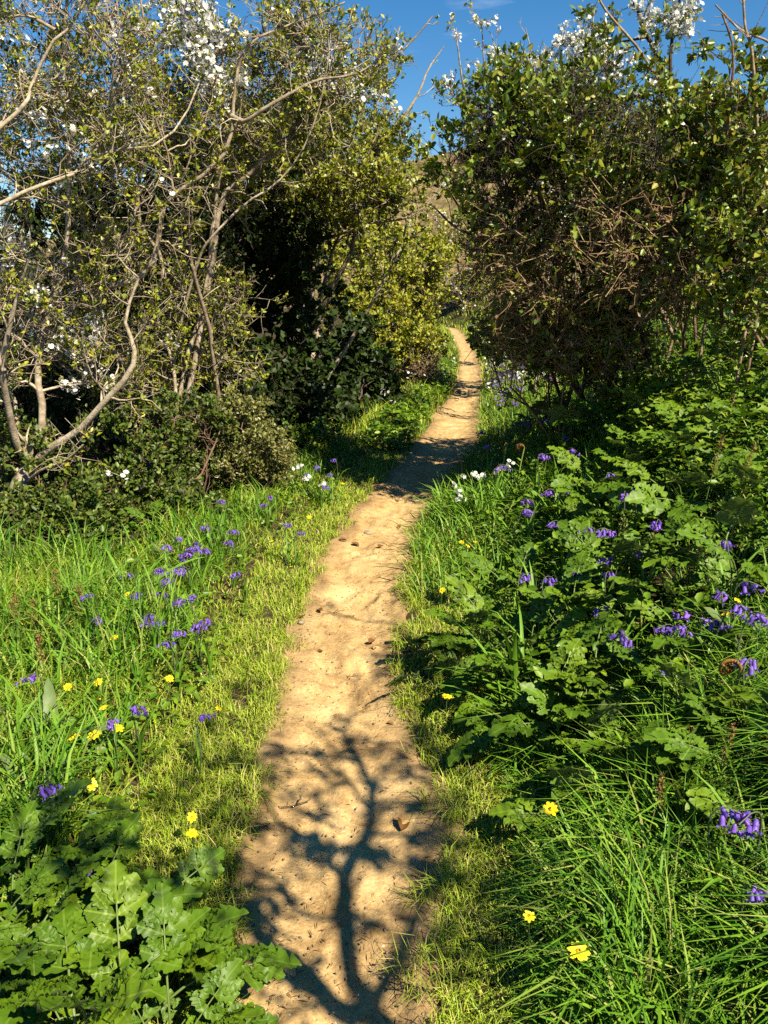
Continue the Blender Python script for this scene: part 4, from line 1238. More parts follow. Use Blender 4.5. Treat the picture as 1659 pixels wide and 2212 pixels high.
def hogweed(x, y, nl, size, label, h=0.16, group='hogweed plants', tilt=None, pos=None):
    if x < 700 and y > 1700:
        size *= 0.86; nl += 2
    elif x > 900:
        size *= 1.10; nl += 4; h = 0.22
    p = hit(x, y, h) if pos is None else pos
    g = np.array([p[0], p[1], float(H(p[0], p[1])) - 0.02])
    root = empty('hogweed_plant', g, label, 'hogweed', group)
    a0 = rng.uniform(0, 2 * PI)
    for i in range(nl):
        o = bpy.data.objects.new('leaf', HOG[rng.integers(0, len(HOG))])
        COL.objects.link(o)
        o.parent = root
        s = size * rng.uniform(0.7, 1.15)
        o.scale = (s, s * rng.uniform(0.9, 1.15), s)
        a = a0 + i * 2.4 + rng.normal(0, 0.25)
        o.rotation_euler = (rng.normal(0, 0.38), -rng.uniform(-0.15, 0.6) if i % 3 else -rng.uniform(0.5, 1.0), a)
        o.location = (rng.normal(0, 0.02), rng.normal(0, 0.02), rng.uniform(0, 0.05))
    return root


HOGS = [
    # x, y, leaves, size, label
    (0, 1930, 9, 0.19, 'hogweed cut by the left edge below the shaded clump'),
    (130, 2030, 9, 0.19, 'hogweed wedged between the corner plant and the big-leaved one'),
    (340, 2030, 7, 0.16, 'hogweed beside the turf with leaves reaching the sand'),
    (1480, 1040, 9, 0.21, 'hogweed on the bank below the brown dock spike'),
    (1350, 1180, 8, 0.18, 'hogweed around the drooping sorrel spike'),
    (1580, 1040, 9, 0.21, 'hogweed near the right edge, below the second dock spike'),
    (1480, 1340, 8, 0.18, 'hogweed at the foot of the bright bluebell group'),
    (1110, 1400, 8, 0.16, 'low hogweed under the pale arching strap leaves'),
    (60, 1830, 8, 0.20, 'shaded hogweed clump at the left edge, just below the lone bluebell'),
    (60, 2080, 9, 0.21, 'hogweed in the bottom left corner'),
    (200, 1960, 8, 0.20, 'hogweed below the shaded clump, between the corner and the path'),
    (300, 2110, 9, 0.21, 'hogweed with the biggest sunlit leaves near the bottom left of the path'),
    (350, 2200, 7, 0.17, 'hogweed whose leaves touch the sand at the bottom edge'),
    (180, 2190, 7, 0.20, 'hogweed cut off by the bottom edge beside the corner plant'),
    (300, 1890, 6, 0.17, 'small hogweed in dappled shade beside the trodden turf'),
    (440, 2080, 3, 0.10, 'small hogweed with curled wilted leaf lying over the path edge'),
    (1370, 800, 9, 0.24, 'tall hogweed mound against the dry bracken'),
    (1450, 780, 9, 0.24, 'tall hogweed just below the fern frond'),
    (1330, 900, 9, 0.23, 'hogweed on the bank below the tall mound'),
    (1420, 900, 9, 0.23, 'hogweed in the middle of the bank, above the open rosette'),
    (1560, 800, 8, 0.23, 'hogweed under the bramble hedge near the right edge'),
    (1640, 720, 8, 0.22, 'hogweed high on the bank at the right edge under the bramble hedge'),
    (1520, 930, 9, 0.22, 'hogweed with spreading dark leaves behind the brown dock spike'),
    (1400, 990, 8, 0.22, 'open sunlit hogweed rosette in the middle of the bank'),
    (1280, 1010, 7, 0.20, 'hogweed beside the drooping bluebell on the mid bank'),
    (1300, 1080, 8, 0.19, 'hogweed with pale leaves just above the ragged green dock spike'),
    (1640, 880, 8, 0.22, 'hogweed at the right edge, level with the tall mound foot'),
    (1130, 1220, 7, 0.16, 'bright hogweed by the path below the white garlic clump'),
    (1060, 1330, 8, 0.16, 'dark hogweed leaning towards the path beside the trodden turf'),
    (1160, 1330, 8, 0.16, 'hogweed with rounded leaves below the bluebells near the path'),
    (1230, 1270, 7, 0.16, 'hogweed behind the rounded-leaved plant on the lower bank'),
    (1000, 1390, 6, 0.14, 'lowest hogweed beside the path, next to a single celandine'),
    (1180, 1470, 8, 0.17, 'hogweed beneath the arching pale strap leaves'),
    (1260, 1500, 9, 0.18, 'broad hogweed in the centre of the lower bank'),
    (1340, 1440, 8, 0.17, 'hogweed just below the dandelion'),
    (1380, 1560, 8, 0.18, 'sunlit hogweed right of the broad central plant'),
    (1470, 1480, 8, 0.18, 'hogweed left of the curled fern fiddlehead'),
    (1550, 1580, 8, 0.19, 'hogweed below the curled fern fiddlehead'),
    (1500, 1200, 8, 0.19, 'bright hogweed by the bluebells, left of the dock leaf'),
    (1590, 1170, 9, 0.20, 'bright hogweed at the right edge above the bluebell group'),
    (1420, 1260, 7, 0.18, 'hogweed between the dandelion and the bright bluebell group'),
    (1640, 1620, 8, 0.19, 'hogweed cut off by the right edge at bluebell height'),
    (1300, 1680, 6, 0.16, 'small hogweed half sunk in the long grass of the lower bank'),
    (1440, 1690, 6, 0.16, 'small hogweed in long grass near the brown seed spike'),
    (1180, 900, 7, 0.18, 'shaded hogweed low on the bank beside the bluebell drift'),
    (860, 900, 5, 0.18, 'hogweed in the grass by the far left bend of the path'),
]
for (x, y, nl, sz, lab) in HOGS:
    hogweed(x, y, nl, sz, lab)
for (x, y, nl, sz, lab) in [(330, 1120, 5, 0.12, 'small pale bramble seedling plant at the hedge foot'), ]:
    hogweed(x, y, nl, sz, 'young pale hogweed at the foot of the left hedge', h=0.12)

# ------------------------------------------------------------------ bluebells
def bell_mesh(k):
    rg = np.random.default_rng(300 + k)
    n = 6
    rings = [(0.0, 0.0016), (0.002, 0.0034), (0.008, 0.0042), (0.014, 0.0044)]
    V, F = [], []
    for (z, r) in rings:
        for i in range(12):
            a = i * 2 * PI / 12
            V.append((r * math.cos(a), r * math.sin(a), -z))
    for j in range(len(rings) - 1):
        for i in range(12):
            F.append((j * 12 + i, j * 12 + (i + 1) % 12, (j + 1) * 12 + (i + 1) % 12, (j + 1) * 12 + i))
    V = np.array(V); F = np.array(F)
    T = []
    Vl = list(V)
    b = (len(rings) - 1) * 12
    for i in range(n):        # recurved tips
        a = (2 * i + 0.5) * 2 * PI / 12
        Vl.append(np.array([0.0085 * math.cos(a), 0.0085 * math.sin(a), -0.0185]))
        T.append((b + 2 * i, b + 2 * i + 1, len(Vl) - 1))
        Vl.append(np.array([0.0105 * math.cos(a), 0.0105 * math.sin(a), -0.0150]))
        T.append((b + 2 * i + 1, len(Vl) - 2, len(Vl) - 1))
    return mk_mesh('bell', np.array(Vl) * 1.35, [F, np.array(T)], M['blue'])


BELLS = [bell_mesh(k) for k in range(2)]


def stem_meshes():
    out = []
    for k in range(5):
        rg = np.random.default_rng(500 + k)
        hgt = [0.24, 0.28, 0.22, 0.30, 0.26][k]
        d = rg.normal(0, 0.02, 2)
        pts = np.array([[0, 0, -0.02], [d[0] * 0.5, d[1], hgt * 0.5], [d[0], 0, hgt * 0.88], [d[0] + 0.025, 0, hgt], [d[0] + 0.065, 0, hgt - 0.012]])
        P = resample(pts, 12)
        V, F = tubes(P[None], np.linspace(0.0028, 0.0014, 12)[None], 5)
        out.append((mk_mesh('stem', V, F, M['purple_stem'], True), P, hgt))
    return out


STEMS = stem_meshes()


def strap_mesh(k, L, Wd):
    rg = np.random.default_rng(700 + k)
    n = 7
    t = np.linspace(0, 1, n)
    bend = 0.7 + 0.5 * rg.random()
    ang = bend * t ** 1.4
    x = np.cumsum(np.concatenate([[0], np.sin(ang[1:]) * L / (n - 1)]))
    z = np.cumsum(np.concatenate([[0], np.cos(ang[1:] * 1.2) * L / (n - 1)])) - 0.01
    w = Wd * 0.5 * np.sin(PI * (0.15 + 0.85 * t)) ** 0.6
    w[-1] = 0.0005
    V = np.concatenate([np.stack([x, -w, z + np.abs(w) * 0.5], 1), np.stack([x, 0 * w, z], 1), np.stack([x, w, z + np.abs(w) * 0.5], 1)])
    i = np.arange(n - 1)
    F = np.concatenate([np.stack([i, i + n, i + n + 1, i + 1], 1), np.stack([i + n, i + 2 * n, i + 2 * n + 1, i + n + 1], 1)])
    return mk_mesh('strap_leaf', V, F, M['strap'], True)


STRAPS = [strap_mesh(k, 0.22 + 0.03 * k, 0.011) for k in range(4)]
BIGSTRAPS = [strap_mesh(10 + k, 0.36 + 0.05 * k, 0.019) for k in range(4)]


def bluebell(x, y, label, group, scale=1.0, nb=None):
    if x > 1000:
        scale *= 1.25
    k = int(rng.integers(0, len(STEMS)))
    me, P, hgt = STEMS[k]
    p = hit(x, y, hgt * scale * 0.92)
    g = np.array([p[0], p[1], float(H(p[0], p[1]))])
    root = empty('bluebell', g, label, 'flower', group)
    root.rotation_euler = (0, 0, rng.uniform(0, 2 * PI))
    scale *= rng.uniform(0.85, 1.05)
    root.scale = (scale, scale, scale)
    link('stem', me, root)
    nb = nb or int(rng.integers(5, 9))
    for i in range(nb):
        t = 0.66 + 0.34 * i / (nb - 1)
        q = P[min(int(t * 11), 11)] * (1 - (t * 11 % 1)) + P[min(int(t * 11) + 1, 11)] * (t * 11 % 1)
        o = link('bell', BELLS[int(rng.integers(0, 2))], root, (q[0] + 0.008 + rng.normal(0, 0.003), q[1] + (0.009 if i % 2 else -0.009) + rng.normal(0, 0.003), q[2] - 0.006))
        o.rotation_euler = (rng.normal(0, 0.35) + (-0.4 if i % 2 else 0.4), -0.35 + rng.normal(0, 0.3), rng.uniform(0, 6))
        s = 1.0 - 0.35 * max(0, (t - 0.8) / 0.2)
        o.scale = (s, s, s)
    for i in range(5):
        o = link('leaf', STRAPS[int(rng.integers(0, 4))], root)
        o.rotation_euler = (0, rng.normal(0, 0.15), rng.uniform(0, 2 * PI))
    return root


ORD = ['first', 'second', 'third', 'fourth', 'fifth', 'sixth', 'seventh', 'eighth', 'ninth', 'tenth', 'eleventh', 'twelfth']
BB = [
    ('bluebells of the dense clump on the left verge', 'violet bluebell in the dense clump below the pale bush, {} from the left', 1.0,
     [(357, 1192), (385, 1160), (400, 1178), (415, 1170), (428, 1190), (440, 1182), (407, 1207), (408, 1232), (452, 1147), (420, 1200)]),
    ('bluebells of the loose row on the left verge', 'bluebell in the row just below the dense violet clump, {} from the left', 0.95,
     [(282, 1289), (294, 1236), (325, 1236), (345, 1267), (364, 1281), (370, 1242), (384, 1295), (408, 1289), (396, 1308)]),
    ('bluebells in the middle of the left verge', 'bluebell in the small group in mid-verge on the left, {} from the left', 1.0,
     [(327, 1342), (343, 1352), (339, 1320), (376, 1359), (380, 1383), (423, 1342), (447, 1338)]),
    ('bluebells under the left hedge', 'bluebell against the hedge shade by the pale bush, {} from the left', 0.95,
     [(475, 1087), (500, 1180), (515, 1145), (527, 1232), (582, 1065), (575, 1085), (620, 1132), (637, 1147)]),
    ('bluebells by the bramble patch', 'bluebell among white flowers below the bramble patch, {} from the left', 1.0,
     [(670, 1020), (685, 1008), (692, 1050), (712, 1030), (727, 992)]),
    ('bluebells on the mid right bank', 'bluebell on the bank beside the white garlic clump, {} from the left', 1.0,
     [(1080, 1012), (1127, 1097), (1145, 1088), (1162, 995), (1209, 1050), (1205, 1060), (1212, 1115), (1230, 980)]),
    ('bluebells amid the hogweed', 'bluebell amid the hogweed in the middle of the bank, {} from the left', 1.0,
     [(1222, 1157), (1277, 1135), (1275, 1160), (1309, 1017), (1349, 1072), (1374, 1060), (1394, 1197), (1427, 1120)]),
    ('bluebells above the dandelion', 'bluebell between the dandelion and the ragged dock spike, {} from the left', 0.95,
     [(1159, 1247), (1170, 1252), (1219, 1220), (1294, 1297), (1309, 1230), (1322, 1197)]),
    ('bluebells of the bright group by the fiddlehead', 'bluebell in the bright group above the fern fiddlehead, {} from the left', 1.0,
     [(1460, 1325), (1468, 1335), (1505, 1340), (1510, 1320), (1563, 1293), (1570, 1300), (1606, 1279), (1606, 1333)]),
    ('bluebells on the shaded bank', 'small bluebell on the shaded bank by the path bend, {} from the left', 1.0,
     [(1055, 965), (1057, 937), (1110, 868), (1144, 880), (1175, 875), (1224, 935), (1272, 815), (1150, 910), (1190, 900)]),
]
for grp, tpl, sc_, pts in BB:
    pts = sorted(pts)
    for i, (x, y) in enumerate(pts):
        bluebell(x, y, tpl.format(ORD[i]), grp, sc_)
for (x, y, lab, sc_) in [
        (196, 1275, 'lone bluebell beside the rusty dock heads on the left verge', 0.95), (204, 1322, 'lone bluebell below the rusty dock heads', 0.95),
        (86, 1449, 'dusky bluebell in tall grass near the left edge', 1.0), (294, 1540, 'bluebell beside the row of three big yellow celandines', 0.9),
        (241, 1551, 'half-open bluebell directly above the three big celandines', 0.85), (421, 1545, 'bluebell lying low nearest the left path edge', 0.85),
        (86, 1716, 'deep violet bluebell standing above the shaded hogweed', 1.0), (205, 1868, 'shaded bluebell among the hogweed leaves', 0.8),
        (4, 1524, 'bluebell cut by the left edge of the picture', 0.9),
        (1577, 1190, 'nodding bluebell above the dock leaf near the right edge', 1.0), (1532, 1147, 'small bluebell under the brown dock spike', 0.9),
        (1327, 1372, 'drooping bluebell just below the dandelion', 1.0), (1406, 1429, 'pale bluebell on the bank left of the fiddlehead', 0.95),
        (1603, 1452, 'bluebell directly behind the curled fern fiddlehead', 1.1), (1561, 1741, 'bluebell above the long grass, second from the right edge', 1.0),
        (1650, 1752, 'large bluebell at the right edge above the long grass', 1.1), (1627, 1909, 'closed bluebell bud low in the long grass at right', 0.8)]:
    bluebell(x, y, lab, 'single bluebells in the verges', sc_)

# ------------------------------------------------------------------ yellow flowers
def celandine_meshes():
    out = []
    for k in range(3):
        rg = np.random.default_rng(800 + k)
        V, F = [], []
        n = 8
        for i in range(n):
            a = i * 2 * PI / n + rg.normal(0, 0.08)
            L = 0.017 * rg.uniform(0.85, 1.1); w = 0.0042
            b = len(V)
            for (r, ww, z) in ((0.002, 0.35, 0.0), (0.55, 1.0, 0.0025), (0.85, 0.8, 0.003), (1.0, 0.0, 0.002)):
                rr = r * L if r > 0.01 else 0.002
                for s in (-1, 1):
                    V.append((rr * math.cos(a) - s * ww * w * math.sin(a), rr * math.sin(a) + s * ww * w * math.cos(a), z + rg.normal(0, 0.0006)))
            for j in range(3):
                F.append((b + 2 * j, b + 2 * j + 1, b + 2 * j + 3, b + 2 * j + 2))
        out.append(mk_mesh('flower_head', np.array(V), np.array(F), M['yellow']))
    return out


CEL = celandine_meshes()
cV, cF = [], []
for j, (z, r) in enumerate([(0.001, 0.0045), (0.004, 0.0042), (0.006, 0.002)]):
    for i in range(8):
        cV.append((r * math.cos(i * PI / 4), r * math.sin(i * PI / 4), z))
for j in range(2):
    for i in range(8):
        cF.append((j * 8 + i, j * 8 + (i + 1) % 8, (j + 1) * 8 + (i + 1) % 8, (j + 1) * 8 + i))
CENTRE = mk_mesh('flower_centre', np.array(cV), np.array(cF), M['yellow_deep'], True)
P = resample(np.array([[0.01, 0, -0.12], [0.004, 0.003, -0.06], [0, 0, 0]]), 7)
V, F = tubes(P[None], np.full((1, 7), 0.0013), 4)
CSTEM = mk_mesh('stem', V, F, M['stem'], True)


def celandine(x, y, label, group, scale=1.0, h=0.12):
    p = hit(x, y, h)
    g = np.array([p[0], p[1], float(H(p[0], p[1]))])
    root = empty('celandine', g, label, 'flower', group)
    st = link('stem', CSTEM, root, (0, 0, h)); st.scale = (1, 1, (h + 0.01) / 0.12)
    st.rotation_euler = (0, 0, rng.uniform(0, 6))
    hd = link('flower_head', CEL[int(rng.integers(0, 3))], root, (0, 0, h))
    hd.scale = (scale * 0.92,) * 3
    hd.rotation_euler = (0.35 + rng.normal(0, 0.25), rng.normal(-0.1, 0.25), rng.uniform(0, 6))
    link('flower_centre', CENTRE, hd)


YL = [
    (159, 1594, 'big celandine on the left verge, left of the row of three', 1.5), (204, 1590, 'big celandine in the middle of the row of three', 1.5), (253, 1575, 'big celandine at the right end of the row of three', 1.5),
    (133, 1671, 'celandine beside a broad blade below the row of three', 1.4), (198, 1696, 'open celandine above the shaded hogweed clump', 1.3), (147, 1485, 'celandine in tall grass below the dusky bluebell', 1.2),
    (212, 1475, 'celandine on the left verge, uppermost of the column of three', 1.2), (216, 1512, 'celandine on the left verge, middle of the column of three', 1.0), (223, 1532, 'celandine on the left verge, lowest of the column of three', 1.1),
    (366, 1467, 'single celandine half way between hedge and path on the left', 1.2), (247, 1379, 'celandine on a tall stem below the rusty dock heads', 1.2), (239, 1330, 'celandine just beside the lone bluebell below the dock heads', 1.1),
    (276, 1285, 'celandine among the loose row of bluebells', 1.1), (415, 1768, 'upper celandine in the dappled turf by the path', 1.1), (415, 1803, 'lower celandine in the dappled turf by the path', 1.2), (472, 1532, 'tiny celandine in short turf near the left path edge', 0.8),
    (668, 1118, 'celandine in the sunlit grass by the left path bend', 1.1), (628, 1225, 'celandine near the left path edge, below the bend', 1.0), (586, 1170, 'celandine in short grass right of the bluebells', 1.0), (740, 1045, 'celandine at the grassy left point of the path bend', 1.1),
    (1008, 1158, 'celandine under the garlic clump, topmost of four', 1.3), (1027, 1172, 'celandine under the garlic clump, nearest the bank of four', 1.2), (1010, 1180, 'celandine under the garlic clump, lowest of four', 1.2), (997, 1172, 'celandine under the garlic clump, nearest the path of four', 1.1),
    (956, 1276, 'celandine alone in the trodden turf beside the path on the right', 1.3), (998, 1403, 'celandine at the foot of the lowest hogweed', 1.3), (965, 1506, 'celandine in turf beside the path below the strap leaves', 1.4),
    (1315, 1619, 'large celandine in the middle of the lower right bank', 1.5), (1190, 1750, 'celandine at the edge of the long right-hand grass', 1.4), (1249, 2057, 'big celandine in the long grass at the bottom right', 1.6), (1143, 1980, 'half-hidden celandine left of the big one in long grass', 1.0),
    (1641, 1241, 'celandine at the right edge beside the bright bluebells', 1.4), (1622, 1226, 'celandine just left of the one at the right edge', 1.2), (1568, 1330, 'celandine under the bright bluebell group', 1.3), (1591, 1297, 'celandine in the midst of the bright bluebell group', 1.1),
    (1336, 1168, 'celandine touching a bluebell above the dandelion', 1.2), (1634, 1032, 'celandine high on the bank at the right edge', 1.2), (1198, 1016, 'small dandelion-yellow flower high on the bank behind the bluebells', 1.2), (1184, 957, 'yellow flower on the shaded bank by the nodding stalks', 1.1)]
for (x, y, lab, s) in YL:
    celandine(x, y, lab, 'yellow celandines in the verges', s, h=0.14 if x < 1050 else 0.22)

# dandelion
p = hit(1350, 1301, 0.24)
g = np.array([p[0], p[1], float(H(p[0], p[1]))])
dnd = empty('dandelion', g, 'golden dandelion on a tall reddish stem on the lower right bank', 'flower')
P = resample(np.array([[0.02, 0, -0.02], [0.008, 0.004, 0.12], [0, 0, 0.24]]), 8)
V, F = tubes(P[None], np.full((1, 8), 0.0026), 6)
link('stem', mk_mesh('stem', V, F, M['seed_green'], True), dnd)
rg = np.random.default_rng(3)
N = 150
a = rg.uniform(0, 2 * PI, N); tl = rg.uniform(0.15, 1.35, N)
fwd = np.stack([np.cos(a) * np.sin(tl), np.sin(a) * np.sin(tl), np.cos(tl)], 1)
V, F = place(leaf_tmpl('diamond'), np.zeros((N, 3)) + [0, 0, 0.238], fwd, nrm(rg.normal(size=(N, 3))), 0.014 + 0.016 * (tl / 1.35))
V2, F2 = place((leaf_tmpl('diamond')[0] * [1, 0.55, 1], leaf_tmpl('diamond')[1]), np.zeros((N, 3)) + [0, 0, 0.238], fwd, nrm(rg.normal(size=(N, 3)) * 0.3 + [0, 0, 1]), 0.028 * np.ones(N))
V, F = merge([(V, F), (V2, F2)])
link('flower_head', mk_mesh('flower_head', V, F, M['yellow']), dnd, kind='stuff')

# ------------------------------------------------------------------ white garlic clump and strap-leaved clumps
def strap_clump(name, x, y, nl, label, cat, leaf_scale=1.0, big=False, bias=None, spread=0.05, h=0.1, flowers=(), pos=None):
    p = hit(x, y, h) if pos is None else pos
    g = np.array([p[0], p[1], float(H(p[0], p[1]))])
    root = empty(name, g, label, cat, 'strap-leaved clumps')
    pool = BIGSTRAPS if big else STRAPS
    for i in range(nl):
        o = link('leaf', pool[int(rng.integers(0, 4))], root, (rng.normal(0, spread), rng.normal(0, spread), 0))
        a = rng.uniform(0, 2 * PI) if bias is None else bias + rng.normal(0, 0.9)
        o.rotation_euler = (rng.normal(0, 0.2), rng.normal(0.25, 0.3), a)
        s = leaf_scale * rng.uniform(0.7, 1.25)
        o.scale = (s, s * 0.9, s)
    for (fx, fy) in flowers:
        q = hit(fx, fy, 0.30) - g
        d = np.linalg.norm(q[:2])
        if d > 0.5:
            q[:2] *= 0.5 / d
        P = resample(np.array([[0, 0, 0], q * [0.4, 0.4, 0.6], q + [0, 0, 0.01], q + [0.012, 0, 0.0]]), 9)
        V, F = tubes(P[None], np.full((1, 9), 0.0022), 4)
        link('flower_stalk', mk_mesh('flower_stalk', V, F, M['stem'], True), root)
        n = 6
        pos_ = q + rng.normal(size=(n, 3)) * [0.012, 0.012, 0.008] + [0.01, 0, -0.005]
        V, F = place(leaf_tmpl('flower'), pos_, rng.normal(size=(n, 3)), nrm(rng.normal(size=(n, 3)) + S_DIR * 1.2), np.full(n, 0.016))
        link('flower_head', mk_mesh('flower_head', V, F, M['white']), root)
    return root


strap_clump('wild_garlic', 1020, 1090, 130, 'clump of white-flowered wild garlic spilling onto the path bend', 'wild garlic', 1.1, False, PI, 0.10, 0.12,
            [(978, 1045), (985, 1060), (998, 1028), (1020, 1022), (1030, 1030), (1042, 1024), (990, 1075), (1070, 1015)])
strap_clump('wild_garlic', 1095, 1070, 110, 'wild garlic tuft just uphill of the white-flowered clump', 'wild garlic', 1.1, False, None, 0.10, 0.15, [(1100, 1000), (1080, 1008)])
strap_clump('wild_garlic', 690, 1060, 30, 'white-flowered wild garlic under the left hedge by the brambles', 'wild garlic', 1.0, False, None, 0.08, 0.12, [(637, 1010), (660, 1030), (645, 1005), (700, 1065)])
strap_clump('strap_leaved_plant', 1130, 1440, 22, 'pale arching strap leaves drooping towards the path on the right', 'plant', 0.85, True, PI + 0.3, 0.05, 0.15)
strap_clump('strap_leaved_plant', 1150, 1560, 24, 'lower tuft of arching strap leaves above the right-hand grass', 'plant', 0.75, True, PI + 0.2, 0.05, 0.12)
strap_clump('strap_leaved_plant', 120, 1330, 26, 'broad upright blades by the hedge foot at far left', 'plant', 0.8, True, None, 0.07, 0.12)
strap_clump('strap_leaved_plant', 45, 1620, 30, 'upright broad green blades at the left edge', 'plant', 0.7, True, None, 0.07, 0.12)
strap_clump('strap_leaved_plant', 150, 1440, 28, 'arching green blades in the middle of the left verge', 'plant', 0.7, True, None, 0.14, 0.12)
strap_clump('strap_leaved_plant', 270, 1250, 24, 'broad blades beside the loose bluebell row', 'plant', 0.8, True, None, 0.07, 0.12)

# ------------------------------------------------------------------ seed spikes, dock leaves, fern
def spike(x, y, h, label, mat='seed', cat='seed head', name='dock_spike', fat=1.0, lean=0.1):
    p = hit(x, y, h * 0.93)
    g = np.array([p[0], p[1], float(H(p[0], p[1]))])
    root = empty(name, g, label, cat, 'dock and sorrel spikes')
    l = rng.normal(0, lean, 2) * h
    P = resample(np.array([[0, 0, -0.02], [l[0] * 0.4, l[1] * 0.4, h * 0.5], [l[0], l[1], h]]), 10)
    V, F = tubes(P[None], np.linspace(0.0035, 0.0018, 10)[None], 5)
    link('stem', mk_mesh('stem', V, F, M['stem'], True), root)
    N = 160
    t = rng.random(N) * 0.38 + 0.64
    c = np.stack([np.interp(t, np.linspace(0, 1, 10), P[:, k]) for k in range(3)], 1)
    r = 0.013 * fat * np.sin(PI * np.clip((t - 0.60) / 0.44, 0.05, 0.97)) ** 0.6
    pos = c + nrm(rng.normal(size=(N, 3))) * r[:, None]
    V, F = place(leaf_tmpl('diamond'), pos, nrm(rng.normal(size=(N, 3)) + [0, 0, 0.6]), nrm(rng.normal(size=(N, 3))), np.full(N, 0.009))
    link('seed_head', mk_mesh('seed_head', V, F, M[mat]), root, kind='stuff')


for (x, y, h, lab, mat, fat) in [
        (1528, 960, 0.50, 'tall brown dock spike on the bank beside the dark hogweed', 'seed', 0.9), (1590, 965, 0.45, 'second brown dock spike, right of the tall one', 'seed', 0.8),
        (1350, 1125, 0.30, 'ragged yellow-green sorrel spike in the middle of the bank', 'seed_green', 1.5), (1385, 1160, 0.28, 'drooping yellow-green sorrel spike beside the ragged one', 'seed_green', 1.2),
        (1555, 1565, 0.32, 'brown plantain spike below the fern fiddlehead', 'seed', 0.8), (1500, 1575, 0.25, 'short brown plantain spike left of the taller one', 'seed', 0.7),
        (1650, 1590, 0.25, 'brown plantain spike at the right edge', 'seed', 0.9), (1435, 1700, 0.28, 'thin tan seed spike in the grass of the lower bank', 'seed', 0.6),
        (92, 1390, 0.30, 'rusty dock head in the grass at far left', 'seed', 1.2), (130, 1250, 0.32, 'rusty dock head against the hedge shade, tallest of its group', 'seed', 1.4),
        (150, 1280, 0.28, 'rusty dock head right of the tallest', 'seed', 1.4), (20, 1300, 0.28, 'rusty dock head at the left edge under the blackthorn', 'seed', 1.4), (60, 1320, 0.25, 'rusty dock head between the edge and the tall one', 'seed', 1.2)]:
    spike(x, y, h, lab, mat, fat=fat)


def dock_leaf_mesh(L, Wd, seed):
    rg = np.random.default_rng(seed)
    n = 14
    t = np.linspace(0, 1, n)
    w = Wd * 0.5 * np.sin(PI * np.clip(0.06 + 0.94 * t, 0, 1)) ** 0.7 * (1 + 0.08 * np.sin(t * 40))
    w[-1] = 0.0005
    ang = 0.3 + 0.9 * t ** 1.5
    x = np.concatenate([[0], np.cumsum(np.sin(ang[1:]) * L / (n - 1))]); z = np.concatenate([[0], np.cumsum(np.cos(ang[1:]) * L / (n - 1))])
    ruf = 0.12 * Wd * np.sin(t * 25 + rg.uniform(0, 6))
    V = np.concatenate([np.stack([x, -w, z + w * 0.4 + ruf], 1), np.stack([x, 0 * w, z], 1), np.stack([x, w, z + w * 0.4 - ruf], 1)])
    i = np.arange(n - 1)
    F = np.concatenate([np.stack([i, i + n, i + n + 1, i + 1], 1), np.stack([i + n, i + 2 * n, i + 2 * n + 1, i + n + 1], 1)])
    uv = np.concatenate([np.stack([-0.5 + 0 * t, t], 1), np.stack([0 * t, t], 1), np.stack([0.5 + 0 * t, t], 1)])
    return mk_mesh('dock_leaf', V, F, M['hogweed'], True, None, uv)


DOCK = [dock_leaf_mesh(0.30, 0.065, 1), dock_leaf_mesh(0.24, 0.07, 2), dock_leaf_mesh(0.34, 0.06, 3)]
for (x, y, nl, s, lab) in [(1630, 1420, 5, 1.0, 'dock with long wavy-edged leaf standing at the right edge'), (110, 1560, 6, 0.75, 'dock with broad leaves in the left verge'), (70, 1690, 5, 0.8, 'dock behind the deep violet bluebell'),
                           (290, 1330, 5, 0.6, 'small dock among the bluebells of the left verge'), (345, 1180, 5, 0.6, 'dock with bright leaves at the hedge foot'), (1440, 1150, 5, 0.7, 'dock leaves lying among the bank bluebells'),
                           (1230, 1190, 5, 0.65, 'dock with pale folded leaves above the rounded hogweed'), (450, 1170, 4, 0.5, 'small dock right of the dense bluebell clump')]:
    p = hit(x, y, 0.12)
    g = np.array([p[0], p[1], float(H(p[0], p[1]))])
    root = empty('dock_plant', g, lab, 'dock', 'dock plants in the verges')
    for i in range(nl):
        o = link('leaf', DOCK[int(rng.integers(0, 3))], root)
        o.rotation_euler = (0, rng.normal(0.1, 0.25), i * 2.4 + rng.normal(0, 0.3))
        k = s * rng.uniform(0.7, 1.1)
        o.scale = (k, k, k)


def fiddlehead(x, y, h, r, label, turns=1.3, thick=0.006):
    p = hit(x, y, h)
    g = np.array([p[0], p[1], float(H(p[0], p[1]))])
    root = empty('fern_fiddlehead', g, label, 'fern', 'fern fiddleheads')
    s = np.linspace(0, 1, 8)
    st = np.stack([0.10 * h * s ** 2, 0 * s, -0.02 + (h - r + 0.02) * s], 1)
    V, F = tubes(resample(st, 12)[None], np.linspace(thick, thick * 0.8, 12)[None], 7)
    link('stalk', mk_mesh('stalk', V, F, M['seed_green'], True), root)
    a = np.linspace(0, turns * 2 * PI, 34)
    rr = r * np.linspace(1, 0.25, 34)
    c = st[-1] - np.array([r, 0, 0])
    P = np.stack([c[0] + rr * np.cos(a), 0.004 * a, c[2] + rr * np.sin(a)], 1)
    V, F = tubes(P[None], (thick * np.linspace(0.8, 0.9, 34))[None], 6)
    N = 90
    k = rng.integers(4, 34, N)
    V2, F2 = place(leaf_tmpl('diamond'), P[k] + rng.normal(size=(N, 3)) * 0.004, nrm(c - P[k] + rng.normal(size=(N, 3)) * 0.01), nrm(rng.normal(size=(N, 3))), np.full(N, 0.014))
    V, F = merge([(V, F), (V2, F2)])
    link('curled_tip', mk_mesh('curled_tip', V, F, M['fern_brown'], True), root, kind='stuff')


